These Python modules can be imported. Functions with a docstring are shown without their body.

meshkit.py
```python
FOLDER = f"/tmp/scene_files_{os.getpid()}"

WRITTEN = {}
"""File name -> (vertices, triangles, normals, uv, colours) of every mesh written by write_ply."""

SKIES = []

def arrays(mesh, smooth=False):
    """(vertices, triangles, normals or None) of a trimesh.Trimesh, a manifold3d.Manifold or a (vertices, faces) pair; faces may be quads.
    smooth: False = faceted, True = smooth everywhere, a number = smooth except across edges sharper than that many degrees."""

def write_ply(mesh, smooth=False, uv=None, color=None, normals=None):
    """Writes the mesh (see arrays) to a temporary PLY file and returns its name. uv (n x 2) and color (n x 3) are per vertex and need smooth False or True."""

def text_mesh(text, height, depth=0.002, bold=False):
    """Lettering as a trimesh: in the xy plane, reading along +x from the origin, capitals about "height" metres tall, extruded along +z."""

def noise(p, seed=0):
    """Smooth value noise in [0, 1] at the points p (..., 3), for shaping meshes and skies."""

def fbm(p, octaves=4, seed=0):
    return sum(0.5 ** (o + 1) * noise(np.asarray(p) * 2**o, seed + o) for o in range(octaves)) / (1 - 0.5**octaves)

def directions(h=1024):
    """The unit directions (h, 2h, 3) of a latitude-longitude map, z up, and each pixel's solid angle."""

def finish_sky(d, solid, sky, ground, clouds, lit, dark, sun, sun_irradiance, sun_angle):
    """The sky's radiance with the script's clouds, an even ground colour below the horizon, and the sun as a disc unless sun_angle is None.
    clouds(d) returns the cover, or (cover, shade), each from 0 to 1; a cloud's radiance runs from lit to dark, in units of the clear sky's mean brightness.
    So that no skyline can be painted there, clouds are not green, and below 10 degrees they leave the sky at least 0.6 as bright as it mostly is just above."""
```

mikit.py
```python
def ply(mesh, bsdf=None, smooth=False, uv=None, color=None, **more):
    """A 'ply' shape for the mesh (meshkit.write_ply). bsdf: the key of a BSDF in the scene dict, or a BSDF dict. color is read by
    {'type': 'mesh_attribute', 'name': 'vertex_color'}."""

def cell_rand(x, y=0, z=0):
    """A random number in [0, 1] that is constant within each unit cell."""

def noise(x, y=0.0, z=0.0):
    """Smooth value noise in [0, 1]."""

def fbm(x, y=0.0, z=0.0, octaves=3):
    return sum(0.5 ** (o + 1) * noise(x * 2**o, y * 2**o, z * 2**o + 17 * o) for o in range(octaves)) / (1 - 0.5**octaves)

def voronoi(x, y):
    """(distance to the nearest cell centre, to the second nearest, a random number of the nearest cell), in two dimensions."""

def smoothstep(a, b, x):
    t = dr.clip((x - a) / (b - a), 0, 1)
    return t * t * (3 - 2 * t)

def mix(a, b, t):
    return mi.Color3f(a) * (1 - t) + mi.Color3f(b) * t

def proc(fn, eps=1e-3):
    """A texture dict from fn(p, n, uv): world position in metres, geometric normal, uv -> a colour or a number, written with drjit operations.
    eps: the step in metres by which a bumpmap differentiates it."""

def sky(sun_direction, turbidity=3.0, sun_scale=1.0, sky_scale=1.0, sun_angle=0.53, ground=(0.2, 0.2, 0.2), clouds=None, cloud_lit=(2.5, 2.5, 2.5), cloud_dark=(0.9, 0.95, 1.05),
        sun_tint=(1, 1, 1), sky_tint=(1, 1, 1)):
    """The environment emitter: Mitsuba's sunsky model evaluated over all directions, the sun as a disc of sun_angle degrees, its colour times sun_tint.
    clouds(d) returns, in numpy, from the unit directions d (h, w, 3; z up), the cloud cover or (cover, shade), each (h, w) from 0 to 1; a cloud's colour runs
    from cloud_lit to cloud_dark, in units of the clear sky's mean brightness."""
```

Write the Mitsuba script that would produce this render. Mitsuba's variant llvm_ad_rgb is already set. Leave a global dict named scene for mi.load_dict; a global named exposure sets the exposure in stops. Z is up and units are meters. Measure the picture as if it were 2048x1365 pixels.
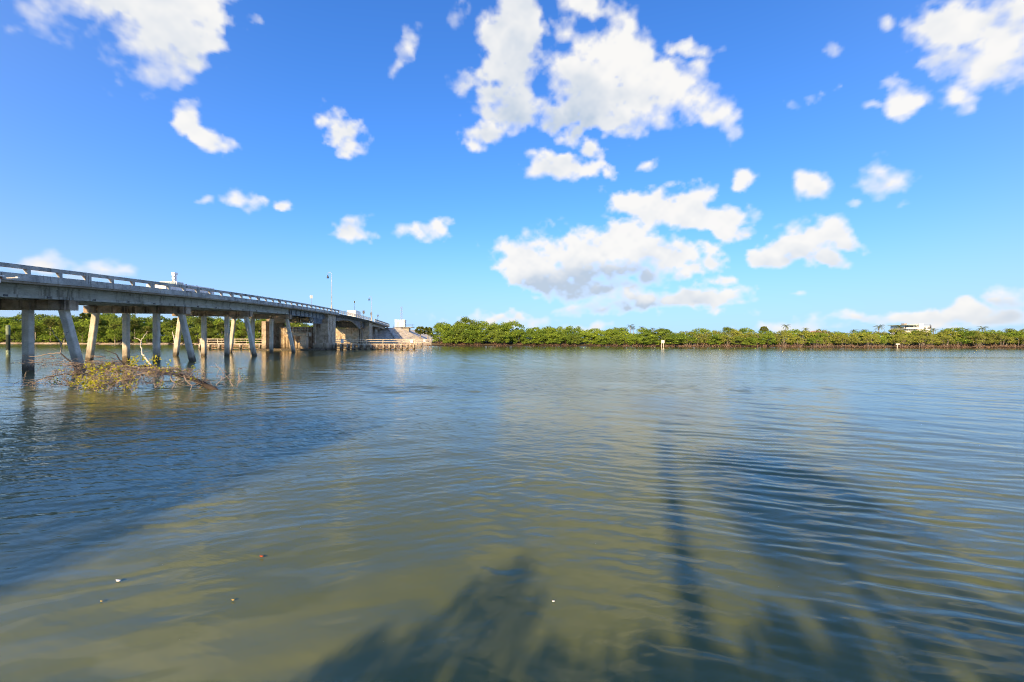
import math, random
import numpy as np, trimesh
import drjit as dr
import mitsuba as mi
import mikit, meshkit
from mikit import noise, fbm, smoothstep, mix, proc

T = mi.ScalarTransform4f
scene, labels = {}, {}

# ---------------------------------------------------------------- camera, sky, exposure
EYE = 2.7
PITCH, ROLL = math.radians(-0.326), 0.003
scene['camera'] = {'type': 'perspective', 'fov': 98.66, 'fov_axis': 'x', 'near_clip': 0.05, 'far_clip': 20000.0,
                   'to_world': T().look_at(origin=[0, 0, EYE], target=[0, 10, EYE + 10 * math.tan(PITCH)], up=[-ROLL, 0, 1])}
exposure = 2.58

SUN_EL = math.radians(20.5)
SUN_H = np.array([-0.304, -0.953])            # horizontal direction towards the sun
SUN = (SUN_H[0] * math.cos(SUN_EL), SUN_H[1] * math.cos(SUN_EL), math.sin(SUN_EL))

# fair-weather clouds: azimuth and elevation in degrees, two half axes in degrees, strength, shade
CLOUDS = """-37.9 29.8 4.2 1.6 0 4.3 1 0.3; -41 30.5 5.4 2.4 0 2.2 1 0.4; -36.6 27.8 2.8 1 0 2.9 1 0.3; -35.1 29.9 2.6 0.9 0 2 1 0.1; -38.3 25.2 1.8 0.6 0 1.9 0.75 0.4; -44.1 28.2 3.3 1.5 0 1.8 0.35 0; -36 21.9 1.4 0.4 0 1.4 1 0.1; -34.2 20.7 1.6 -0.9 0.7 1.2 1 0.1; -33.3 20.2 1.3 0.3 0 1.1 1 0.1; -23 24.3 1.4 0.2 0 1.4 0.85 0; -21.6 22.5 2 0.3 0 2 0.9 0.1; -21.4 21.3 1.2 0.2 0 0.9 0.9 0; -13.4 32.6 0.8 -0.2 0.9 1.8 0.7 0; -14.3 31.1 0.7 0.1 0 0.9 0.6 0; -8 35.2 0.7 -0.2 0.5 1.3 0.3 0; 0.4 35.1 3.2 -0 0 4.6 1.1 0.45; -1.2 30.9 3.1 0 0 3.4 1 0.6; -0.3 27.7 3.2 0 0 2.3 1 0.7; -4.2 25.1 2.4 0.7 -0.4 1.2 0.9 0.5; -5.8 23.7 0.9 0 0 0.8 0.7 0; 13.8 31.1 4.5 -0.6 0 3.8 1.15 0.1; 10.1 29.1 4.7 -0.4 0 3.4 1 0.5; 16.8 27.9 5 -0.7 0 2.9 1.1 0.1; 20.3 28.4 3 -0.5 0 2.8 0.9 0; 24.2 24.9 2 -1.6 0.9 1.3 0.95 0.1; 26.1 23.3 1.2 -0.2 0 1.9 0.9 0.1; 8.1 26.5 5.4 -0.3 0 2.1 1 0.8; 15.6 25.3 4.9 -0.6 0 1.3 0.9 0.4; 10.1 36.8 3.1 -0.3 0 1.2 0.8 0.1; 7.8 34.8 1.2 -0.4 0.8 1.7 0.7 0.2; 21.7 31.5 2.2 -0.4 0 0.7 0.65 0.1; 10.7 23.1 1.3 -0.1 0 1.5 0.65 0.3; 7.5 24.1 1.8 -0.1 0 1.1 0.5 0.2; 3.6 21.5 2.7 -0.1 0 1.8 1.05 0.2; 6.9 20.8 3.6 -0.2 0 1.4 1 0.25; 10.7 20.4 2.2 -0.1 0 1.1 0.8 0.1; 17.1 20.9 1 -0.1 0 0.7 0.5 0; 27.4 17.7 1.2 -0.2 0 1 0.85 0; 33.9 15.9 1.7 -0.3 0 1.6 1 0.1; 40.5 15.1 1.6 -1.3 0.6 1.5 1 0.1; 37.9 13.6 0.6 -0.1 0 0.5 0.8 0; 45.8 26.8 2.7 -1.2 0 1.6 0.95 0.1; 48.3 25 2.2 -1.1 0 2.7 0.95 0.1; 44.5 25.3 1.9 -0.8 0 1.9 0.6 0.5; 47.5 22.8 1.9 -0.8 0 1.7 0.9 0.2; 45 21.6 1.4 -0.5 0 1.4 0.85 0.1; 40.3 28.5 0.6 -0.2 0 0.6 0.7 0; 40.7 23.6 1.2 -1 0.3 0.8 0.8 0.1; 40.9 22.1 0.9 -0.3 0 1.3 0.85 0; 38.9 22.7 0.7 -0.2 0 0.3 0.5 0; 35 24.6 1.3 0.5 -0.2 0.4 0.45 0; 32.3 24.2 0.8 -0.2 0 0.3 0.35 0; 35.4 27.9 0.5 -0.2 0 0.5 0.3 0; 14.4 17 2.5 -0.2 0 1.5 0.9 0; 16.8 15.4 4 -0.3 0 2.2 1 0.15; 21.5 15.2 3.3 -0.3 0 2.1 1.05 0.1; 24.8 14.3 3.1 -0.4 0 1.8 0.95 0.1; 26.9 12.5 2.6 -0.3 0 1.4 0.95 0.1; 24.5 9.5 1.4 -0.1 0 1.3 0.9 0.1; 25.3 7.2 1.6 -0.1 0 0.6 0.5 0.2; 1.7 10.5 3.8 -0 0 2.3 1.05 0.1; 8.1 11.3 5.6 -0.2 0 2.6 1.1 0.1; 13.5 11.6 5.1 -0.2 0 2.2 1.1 0.05; 18.6 10.3 4.6 -0.3 0 2 1.05 0.1; 10.1 8.9 9.3 -0.3 0 2.1 1.1 1; 5.6 8.1 6 -1.1 0.3 1.6 1 1.2; 10.1 6.9 6.3 -0.1 0 1.3 0.85 1.3; 16.8 5.3 6.8 -0.2 0 1.4 1 0.5; 23.1 5.1 5.8 -0.2 0 1.6 1 0.2; 15 4.4 6.7 -0.1 0 1.1 0.95 1.1; 8.1 4.2 1.8 -0 0 0.5 0.6 0.3; 33.2 10 2.8 -0.3 0 1.8 1 0.2; 35.4 10.9 1.8 -0.2 0 1.6 1 0.05; 36.7 9.8 1.4 -0.2 0 1 0.9 0.1; 31.3 8.7 2 -0.2 0 1.2 0.95 0.3; 35.2 8.6 1.9 -0.2 0 0.8 0.8 0.4; 32.7 12 1.4 -0.2 0 0.7 0.6 0; -31.3 14.5 2.3 -0.3 0.2 0.8 0.9 0; -27.3 14.6 1 0.1 0 0.8 0.9 0; -34.9 14.4 0.7 0.1 0 0.6 0.8 0; -19.1 13.4 2.1 0.2 0 1.3 0.95 0.1; -10.1 13.5 2 0.1 0 1.3 0.95 0.1; -14 13.2 1.1 0.1 0 0.7 0.5 0; -4.8 12.3 0.4 -0.1 0.3 0.7 0.4 0; -20.2 12.8 2.2 0.2 0 0.6 0.7 0.2; -47 6.7 1.9 0.2 0 0.9 0.9 0.1; -42.8 6.3 2 -0.3 0.1 0.9 0.9 0.1; -44.8 5.4 3.9 0.4 0 0.6 0.5 0.3; -0.9 2.4 7.1 0 0 1.2 0.75 0.35; 10.1 1.4 4.1 -0 0 0.7 0.75 0.3; 32.7 1.5 3 -0.1 0 0.8 0.85 0.3; 42.8 2.2 6.5 0.2 -0 0.7 0.8 0.35; 45.8 2.6 2.2 0.4 -0.1 1 0.9 0.35; 48.5 3.6 1.7 -0.1 0 1.1 0.9 0.7; 48.3 2.1 2.3 -0.1 0 1.2 0.8 0.8; 33 5 0.6 -0 0 0.3 0.5 0; 44.5 1.4 2 -0 0 0.4 0.6 0.3; 35 1.2 5.2 -0.1 0 0.4 0.5 0.3"""


def clouds(d):
    az = np.degrees(np.arctan2(d[..., 0], d[..., 1]))
    el = np.degrees(np.arcsin(np.clip(d[..., 2], -1, 1)))
    w = [meshkit.fbm(d * 8 + 31 * k, 4, 11 + k) - 0.5 for k in range(2)]
    w2 = [meshkit.fbm(d * 30 + 17 * k, 5, 21 + k) - 0.5 for k in range(2)]
    rows = [list(map(float, r.split())) for r in CLOUDS.split(';')]
    rng = np.random.default_rng(5)
    for _ in range(26):                        # the rest of the dome carries the same kind of cloud
        a = rng.uniform(62, 298); e = rng.uniform(4, 70)
        for _ in range(rng.integers(2, 6)):
            s = rng.uniform(1.5, 5)
            rows.append([(a + rng.normal() * 4 + 180) % 360 - 180, e + rng.normal() * 1.5, s * 1.5, 0, 0, s * .7, 1, rng.uniform(0, .5)])
    F = np.full(az.shape, -1.5); S = np.zeros(az.shape); W = np.full(az.shape, 1e-3)
    for a, e, ax, ay, bx, by, st, sh in rows:
        near = (np.abs(el - e) < 4 * (abs(ay) + abs(by)) + 4)
        rr = np.nonzero(near.any(1))[0]
        if not len(rr):
            continue
        s = slice(rr[0], rr[-1] + 1)
        size = math.sqrt(abs(ax * by - ay * bx))
        amp = min(3.6, 1.5 * size ** .7)
        amq = min(1.9, 1.3 * size ** .7)
        da = ((az[s] - a + 180) % 360 - 180) * math.cos(math.radians(e)) + w[0][s] * 1.9 * amp + w2[0][s] * 1.5 * amq
        de = el[s] - e + w[1][s] * 1.3 * amp + w2[1][s] * 1.1 * amq
        det = ax * by - ay * bx
        u, v = (da * by - de * bx) / det, (de * ax - da * ay) / det
        q = u * u + v * v * np.where(v < 0, 1.35, 1.0)
        g = st * (1.2 - q) - (1 - st) * .45
        g = np.where(g < 0, g * .6, g)
        F[s] = np.maximum(F[s], g) + .12 * np.clip(np.minimum(F[s], g) + .3, 0, 1)
        k = np.clip(g + .2, 0, 2) ** 2
        S[s] += k * sh * np.clip(.7 - .6 * v, 0, 1.4); W[s] += k
    d1 = meshkit.fbm(d * 38, 6, 3) - .5
    d2 = 1 - 2 * np.abs(meshkit.fbm(d * 30 + 7, 5, 9) - .5)
    f = F + d1 * 2.5 + (d2 - .8) * 1.0
    soft = np.clip((meshkit.fbm(d * 7 + 3, 3, 61) - .3) / .4, 0, 1)
    cover = np.clip((f + .17 + .12 * soft) / (.68 + .95 * soft), 0, 1)
    cover = cover ** 1.2
    cover = np.minimum(cover, np.clip((F + .95) / .8, 0, 1)) * .98
    body = np.clip(F / 1.1, 0, 1)
    puff = 1 - 2 * np.abs(meshkit.fbm(d * 13 + 5, 5, 41) - .5) - .72 + .6 * (meshkit.fbm(d * 34 + 5, 4, 43) - .5)
    shade = np.clip(S / W * (.6 + .7 * body) - puff * (.6 + .6 * S / W) * body - d1 * .5 + .10 * body, 0, 1)
    shade = np.clip(shade, 0, 1) * np.clip(cover * 1.4 - .3, 0, 1)
    # thin haze: a pale band above the horizon and a faint veil away from the darkest part of the sky
    low = .62 * np.exp(-(np.clip(el, 0, 90) / 8.5) ** 2)
    side = np.clip((np.abs((az - 2 + 180) % 360 - 180) - 22) / 38, 0, 1)
    veil = .15 * side * side * (.7 + .6 * meshkit.fbm(d * 3, 3, 51)) * np.exp(-(el / 45) ** 2)
    hz = 1 - (1 - low) * (1 - veil)
    hs = np.clip(.9 * low / (low + veil + 1e-6), 0, 1)
    total = 1 - (1 - cover) * (1 - hz)
    shade = (cover * shade + (1 - cover) * hz * hs) / np.maximum(total, 1e-6)
    return total, shade


scene['sky'] = mikit.sky(SUN, turbidity=2.0, sun_angle=1.4, ground=(.10, .11, .08), clouds=clouds,
                         cloud_lit=(2.25, 2.22, 2.16), cloud_dark=(1.22, 1.45, 1.75), sky_tint=(.47, .92, 1.70), sky_scale=1.0, sun_tint=(1, .95, .86))


# ---------------------------------------------------------------- materials
def bsdf(key, color, rough=.85, spec=.3, two=True, bump=None, scale=1.0, **kw):
    m = {'type': 'principled', 'base_color': proc(color) if callable(color) else {'type': 'rgb', 'value': list(color)}, 'roughness': rough, 'specular': spec, **kw}
    if bump is not None:
        m = {'type': 'bumpmap', 'arbitrary': proc(bump, eps=.02), 'scale': scale, 'bsdf': m}
    scene[key] = {'type': 'twosided', 'bsdf': m} if two else m


def concrete(light, dark, stain, streak=.5, tide=False):
    def fn(p, n, uv):
        a = fbm(p.x * 1.3, p.y * 1.3, p.z * 1.6, 4)
        s = noise(p.x * 3.1, p.y * 3.1, p.z * .35) * .6 + noise(p.x * 9, p.y * 9, p.z * .7) * .4
        c = mix(dark, light, smoothstep(.25, .7, a))
        c = mix(c, stain, streak * smoothstep(.5, .8, s) * (1 - dr.abs(n.z)))
        c = c * (.86 + .28 * noise(p.x * 14, p.y * 14, p.z * 14))
        if tide:
            h = p.z + .35 * (noise(p.x * 4, p.y * 4, p.z * 2) - .5)
            c = mix((.025, .022, .018), c, smoothstep(.25, .75, h))
            c = mix(mix((.16, .13, .09), c, .45), c, smoothstep(.9, 1.7, h))
        return c
    return fn


bsdf('rail_concrete', concrete((.46, .45, .41), (.30, .295, .27), (.08, .075, .07), .75))
bsdf('beam_concrete', concrete((.47, .47, .43), (.37, .375, .34), (.13, .125, .105), .75))
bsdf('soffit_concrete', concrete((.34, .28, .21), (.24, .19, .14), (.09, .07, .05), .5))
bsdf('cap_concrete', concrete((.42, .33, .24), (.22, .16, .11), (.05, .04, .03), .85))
bsdf('pile_concrete', concrete((.62, .57, .48), (.48, .44, .36), (.30, .25, .20), .45, True))
bsdf('pier_concrete', concrete((.50, .42, .31), (.34, .27, .19), (.15, .07, .035), .75, True))
bsdf('slope_concrete', concrete((.50, .47, .40), (.36, .33, .27), (.25, .22, .17), .5))
bsdf('fender_concrete', concrete((.60, .55, .45), (.42, .37, .29), (.20, .14, .09), .4, True))
bsdf('fender_timber', concrete((.34, .24, .16), (.20, .13, .08), (.08, .05, .04), .6))
bsdf('rail_timber', concrete((.62, .54, .42), (.48, .41, .31), (.3, .24, .17), .4))
bsdf('steel_blue', concrete((.20, .24, .28), (.13, .16, .19), (.16, .10, .07), .4), .55, .5)
bsdf('steel_grey', concrete((.34, .33, .32), (.24, .23, .23), (.20, .12, .09), .5), .5, .5)
bsdf('board_white', (.58, .57, .54), .6)
bsdf('cream_paint', (.68, .62, .52), .5, .4)
bsdf('asphalt', (.07, .07, .07), .9)
bsdf('dark_steel', (.05, .055, .06), .5, .5)
bsdf('white_paint', concrete((.80, .80, .78), (.72, .72, .70), (.55, .53, .5), .25), .4, .5)
bsdf('dull_steel', (.30, .32, .35), .6)
bsdf('sign_grey', (.38, .43, .48), .5)
bsdf('grey_metal', (.42, .43, .45), .4, .5, metallic=.5)
bsdf('rust_metal', concrete((.26, .12, .07), (.14, .07, .05), (.08, .04, .03), .5), .8)
bsdf('window_dark', (.07, .08, .09), .12, .6)
bsdf('glass_pale', (.25, .32, .33), .06, .7)
bsdf('rubber', (.02, .02, .02), .8)
bsdf('red_lamp', (.45, .03, .02), .3)
bsdf('green_roof', (.42, .52, .45), .6)
bsdf('terracotta', (.42, .25, .18), .8)
bsdf('bark_pale', concrete((.36, .31, .25), (.22, .18, .14), (.12, .09, .07), .4), .9)
bsdf('bark_dark', concrete((.06, .05, .043), (.034, .028, .024), (.016, .014, .012), .4), .9)
bsdf('bark_grey', concrete((.33, .28, .24), (.19, .15, .125), (.07, .055, .045), .5), .9)
bsdf('bark_dead', (.62, .56, .48), .9)
bsdf('root_brown', concrete((.27, .18, .13), (.15, .095, .07), (.06, .04, .03), .5), .95)
bsdf('boulder_stone', concrete((.36, .31, .26), (.20, .17, .14), (.10, .07, .05), .4), .95)
bsdf('marker_green', concrete((.035, .05, .035), (.02, .028, .022), (.012, .014, .012), .5), .8)
bsdf('marker_light', concrete((.24, .29, .19), (.15, .19, .12), (.08, .09, .06), .5), .8)


def leaf(key, bright, dull, deep, trans=.45):
    def fn(p, n, uv):
        a = fbm(p.x * .21, p.y * .21, p.z * .21, 2)
        b = noise(p.x * 1.1, p.y * 1.1, p.z * 1.1)
        c = noise(p.x * 5.3, p.y * 5.3, p.z * 5.3)
        col = mix(dull, bright, smoothstep(.30, .66, a * .65 + b * .35))
        return mix(col, deep, .5 * smoothstep(.52, .9, c))
    scene[key] = {'type': 'principledthin', 'base_color': proc(fn), 'roughness': .8, 'diff_trans': trans, 'eta': 1.35}


leaf('leaf_mangrove', (.25, .345, .045), (.125, .205, .034), (.06, .09, .018))
leaf('leaf_olive', (.31, .345, .065), (.20, .225, .055), (.10, .105, .035))
leaf('leaf_hammock', (.22, .30, .052), (.12, .17, .035), (.05, .07, .018))
leaf('leaf_palm', (.20, .23, .055), (.11, .14, .035), (.05, .07, .02), .35)
leaf('leaf_straw', (.34, .27, .14), (.20, .15, .08), (.09, .06, .03), .3)
leaf('leaf_yellow', (.52, .50, .03), (.28, .31, .03), (.12, .14, .03), .45)


def ground_color(p, n, uv):
    a = fbm(p.x * .5, p.y * .5, 0, 3)
    c = mix((.07, .055, .035), (.12, .10, .06), a)
    c = mix((.035, .026, .02), c, smoothstep(.05, .5, p.z + .3 * (a - .5)))
    return mix(c, (.05, .07, .02), smoothstep(.7, 1.3, p.z + .4 * (a - .5)))


bsdf('ground', ground_color, .95, .1)
bsdf('sand', concrete((.44, .36, .28), (.30, .24, .18), (.16, .12, .09), .4), .95, .1)
bsdf('lawn', (.06, .08, .025), .95, .1)


def water_color(p, n, uv):
    a = fbm(p.x * .10, p.y * .10, 3.0, 3)
    c = mix((.128, .150, .055), (.104, .128, .052), a)
    # pale sand in the lower left shallows; wavy light patches put into the colour
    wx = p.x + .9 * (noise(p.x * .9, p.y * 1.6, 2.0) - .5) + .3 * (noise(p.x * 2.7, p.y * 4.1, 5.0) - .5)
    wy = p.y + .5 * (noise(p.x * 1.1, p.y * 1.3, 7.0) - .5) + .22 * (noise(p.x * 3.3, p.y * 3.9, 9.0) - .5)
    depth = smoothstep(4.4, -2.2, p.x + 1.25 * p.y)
    light_patch = smoothstep(.47, .66, noise(wx * 1.25 + 4, wy * 3.6 - 1.5 * wx, 1.0)) * smoothstep(5.0, 1.2, p.x + 1.0 * p.y)
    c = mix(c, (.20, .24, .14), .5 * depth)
    return mix(c, (.30, .33, .20), .17 * light_patch)


def ruffled(p, n, uv):
    far = smoothstep(26.0, 65.0, p.y + .1 * dr.abs(p.x))
    streak = fbm(p.x * .012 + 3, p.y * .075, 0, 3)
    calm = smoothstep(.55, .68, streak) * smoothstep(25, 60, p.y)
    shelter = smoothstep(12, 3, dr.abs(p.y - 162 + .062 * p.x))
    return dr.clip(far * (1 - .65 * calm) * (1 - .8 * shelter), 0, 1)


def chop(p, n, uv):
    """height in metres of the finest wavelets: livelier in gust patches, fading where they are too small to matter"""
    left = dr.clip(1.25 - dr.sqrt(dr.square((p.x + 9) / 9.5) + dr.square((p.y - 12.5) / 7.5)), 0, 1)
    gust = smoothstep(.42, .66, fbm(p.x * .11 + 5, p.y * .16, 0, 3))
    amp = .34 + 2.1 * left + (.7 + .8 * gust) * smoothstep(6, 17, p.y) + .3 * gust
    amp = amp * (1 - .8 * smoothstep(32, 70, p.y))
    wx, wy = p.x + .2 * noise(p.x * 1.1, p.y * 1.1), p.y + .12 * noise(p.x * 2.1 + 7, p.y * 2.1)
    s = wy - .30 * dr.abs(p.x) * smoothstep(-3, 3, p.x) + .25 * p.x * smoothstep(3, -3, p.x)
    h = .0052 * noise(wx * 3.4, s * 11, 1.5) + .0028 * noise(wx * 8, s * 21, 4.5) + .0013 * noise(wx * 17, wy * 34, 8.5)
    return amp * h


scene['water_fine'] = {'type': 'bumpmap', 'arbitrary': proc(chop, eps=.012), 'scale': 1.0,
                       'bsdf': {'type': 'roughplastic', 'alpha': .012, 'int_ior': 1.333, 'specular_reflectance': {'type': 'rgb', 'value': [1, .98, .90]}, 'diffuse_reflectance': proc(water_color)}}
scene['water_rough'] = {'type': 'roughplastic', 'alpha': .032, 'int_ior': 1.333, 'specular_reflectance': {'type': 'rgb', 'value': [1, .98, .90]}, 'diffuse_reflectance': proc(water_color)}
scene['water_surface'] = {'type': 'blendbsdf', 'weight': proc(ruffled), 'a': {'type': 'ref', 'id': 'water_fine'}, 'b': {'type': 'ref', 'id': 'water_rough'}}

# ---------------------------------------------------------------- helpers
_used = {}


def new(name):
    """name, name_001, ... : the next free key."""
    k = _used.get(name, -1) + 1
    _used[name] = k
    return name if k == 0 else f'{name}_{k:03d}'


def lab(key, label=None, cat=None, group=None, kind=None):
    d = {}
    if label: d['label'] = label
    if cat: d['category'] = cat
    if group: d['group'] = group
    if kind: d['kind'] = kind
    labels[key] = d
    return key


class MB:
    def __init__(self):
        self.v, self.f, self.n = [], [], 0

    def raw(self, v, f):
        v = np.asarray(v, float); f = np.asarray(f, int)
        if f.shape[1] == 4:
            f = np.vstack([f[:, [0, 1, 2]], f[:, [0, 2, 3]]])
        self.v.append(v); self.f.append(f + self.n); self.n += len(v)
        return self

    def hexa(self, p):                          # bottom four (counter-clockwise seen from above), top four
        return self.raw(p, [[0, 3, 2, 1], [4, 5, 6, 7], [0, 1, 5, 4], [1, 2, 6, 5], [2, 3, 7, 6], [3, 0, 4, 7]])

    def box(self, x0, x1, y0, y1, z0, z1):
        return self.hexa([(x0, y0, z0), (x1, y0, z0), (x1, y1, z0), (x0, y1, z0), (x0, y0, z1), (x1, y0, z1), (x1, y1, z1), (x0, y1, z1)])

    def tube(self, pts, rad, sides=6, cap=True):
        p = np.asarray(pts, float)
        r = np.broadcast_to(np.asarray(rad, float), (len(p),))
        t = np.gradient(p, axis=0); t /= np.linalg.norm(t, axis=1, keepdims=True) + 1e-12
        up = np.array([0, 0, 1.0]) if abs(t[0, 2]) < .9 else np.array([1.0, 0, 0])
        a = np.cross(t, up); a /= np.linalg.norm(a, axis=1, keepdims=True) + 1e-12
        b = np.cross(t, a)
        ang = np.arange(sides) * 2 * np.pi / sides
        v = p[:, None] + r[:, None, None] * (np.cos(ang)[None, :, None] * a[:, None] + np.sin(ang)[None, :, None] * b[:, None])
        i, j = np.meshgrid(np.arange(len(p) - 1), np.arange(sides), indexing='ij')
        q = np.stack([i * sides + j, i * sides + (j + 1) % sides, (i + 1) * sides + (j + 1) % sides, (i + 1) * sides + j], -1).reshape(-1, 4)
        v = v.reshape(-1, 3); f = np.vstack([q[:, [0, 1, 2]], q[:, [0, 2, 3]]])
        if cap:
            n = len(v); v = np.vstack([v, p[:1], p[-1:]])
            k = np.arange(sides); e = (len(p) - 1) * sides
            f = np.vstack([f, np.stack([k * 0 + n, (k + 1) % sides, k], 1), np.stack([k * 0 + n + 1, e + k, e + (k + 1) % sides], 1)])
        return self.raw(v, f)

    def get(self):
        return np.vstack(self.v), np.vstack(self.f)

    def add(self, key, m, smooth=False, **kw):
        scene[key] = mikit.ply(self.get(), m, smooth=smooth, **kw)
        return key


def part(parent, name, mb, m, smooth=False):
    return mb.add(new(f'{parent}__{name}'), m, smooth)


def leaves(c, n, size, rng, aspect=.6):
    """rhombic leaves with centres c and normals n -> vertices, triangles"""
    N = len(c)
    n = n / (np.linalg.norm(n, axis=1, keepdims=True) + 1e-9)
    r = rng.normal(size=(N, 3)); t = r - n * (r * n).sum(1, keepdims=True); t /= np.linalg.norm(t, axis=1, keepdims=True) + 1e-9
    b = np.cross(n, t)
    s = (size * rng.uniform(.6, 1.3, N))[:, None]
    v = np.stack([c - t * s * .5, c + b * s * .5 * aspect + n * s * .06, c + t * s * .5, c - b * s * .5 * aspect + n * s * .06], 1).reshape(-1, 3)
    k = np.arange(N)[:, None] * 4
    return v, np.vstack([k + [0, 1, 2], k + [0, 2, 3]])


# ---------------------------------------------------------------- bridge axes: along (a, from the foot of the perpendicular + 3 m), to the right (l)
TH = math.atan(86 / 880)
U = np.array([-math.sin(TH), math.cos(TH)]); NR = np.array([math.cos(TH), math.sin(TH)])


def P(a, l, z):
    q = U * (a + 3.02) + NR * l
    return (q[0], q[1], z)


def ZT(a):                                      # top of the railing over the water
    return 9.38 - .000276 * (a * .995 - 108) ** 2


def HB(mb, a0, a1, l0, l1, zb, zt):
    """six-sided block in bridge axes; zb, zt numbers or functions of a"""
    B = zb if callable(zb) else (lambda a: zb)
    C = zt if callable(zt) else (lambda a: zt)
    return mb.hexa([P(a0, l0, B(a0)), P(a0, l1, B(a0)), P(a1, l1, B(a1)), P(a1, l0, B(a1)),
                    P(a0, l0, C(a0)), P(a0, l1, C(a0)), P(a1, l1, C(a1)), P(a1, l0, C(a1))])


def dz(o):
    return lambda a: ZT(a) + o

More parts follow.
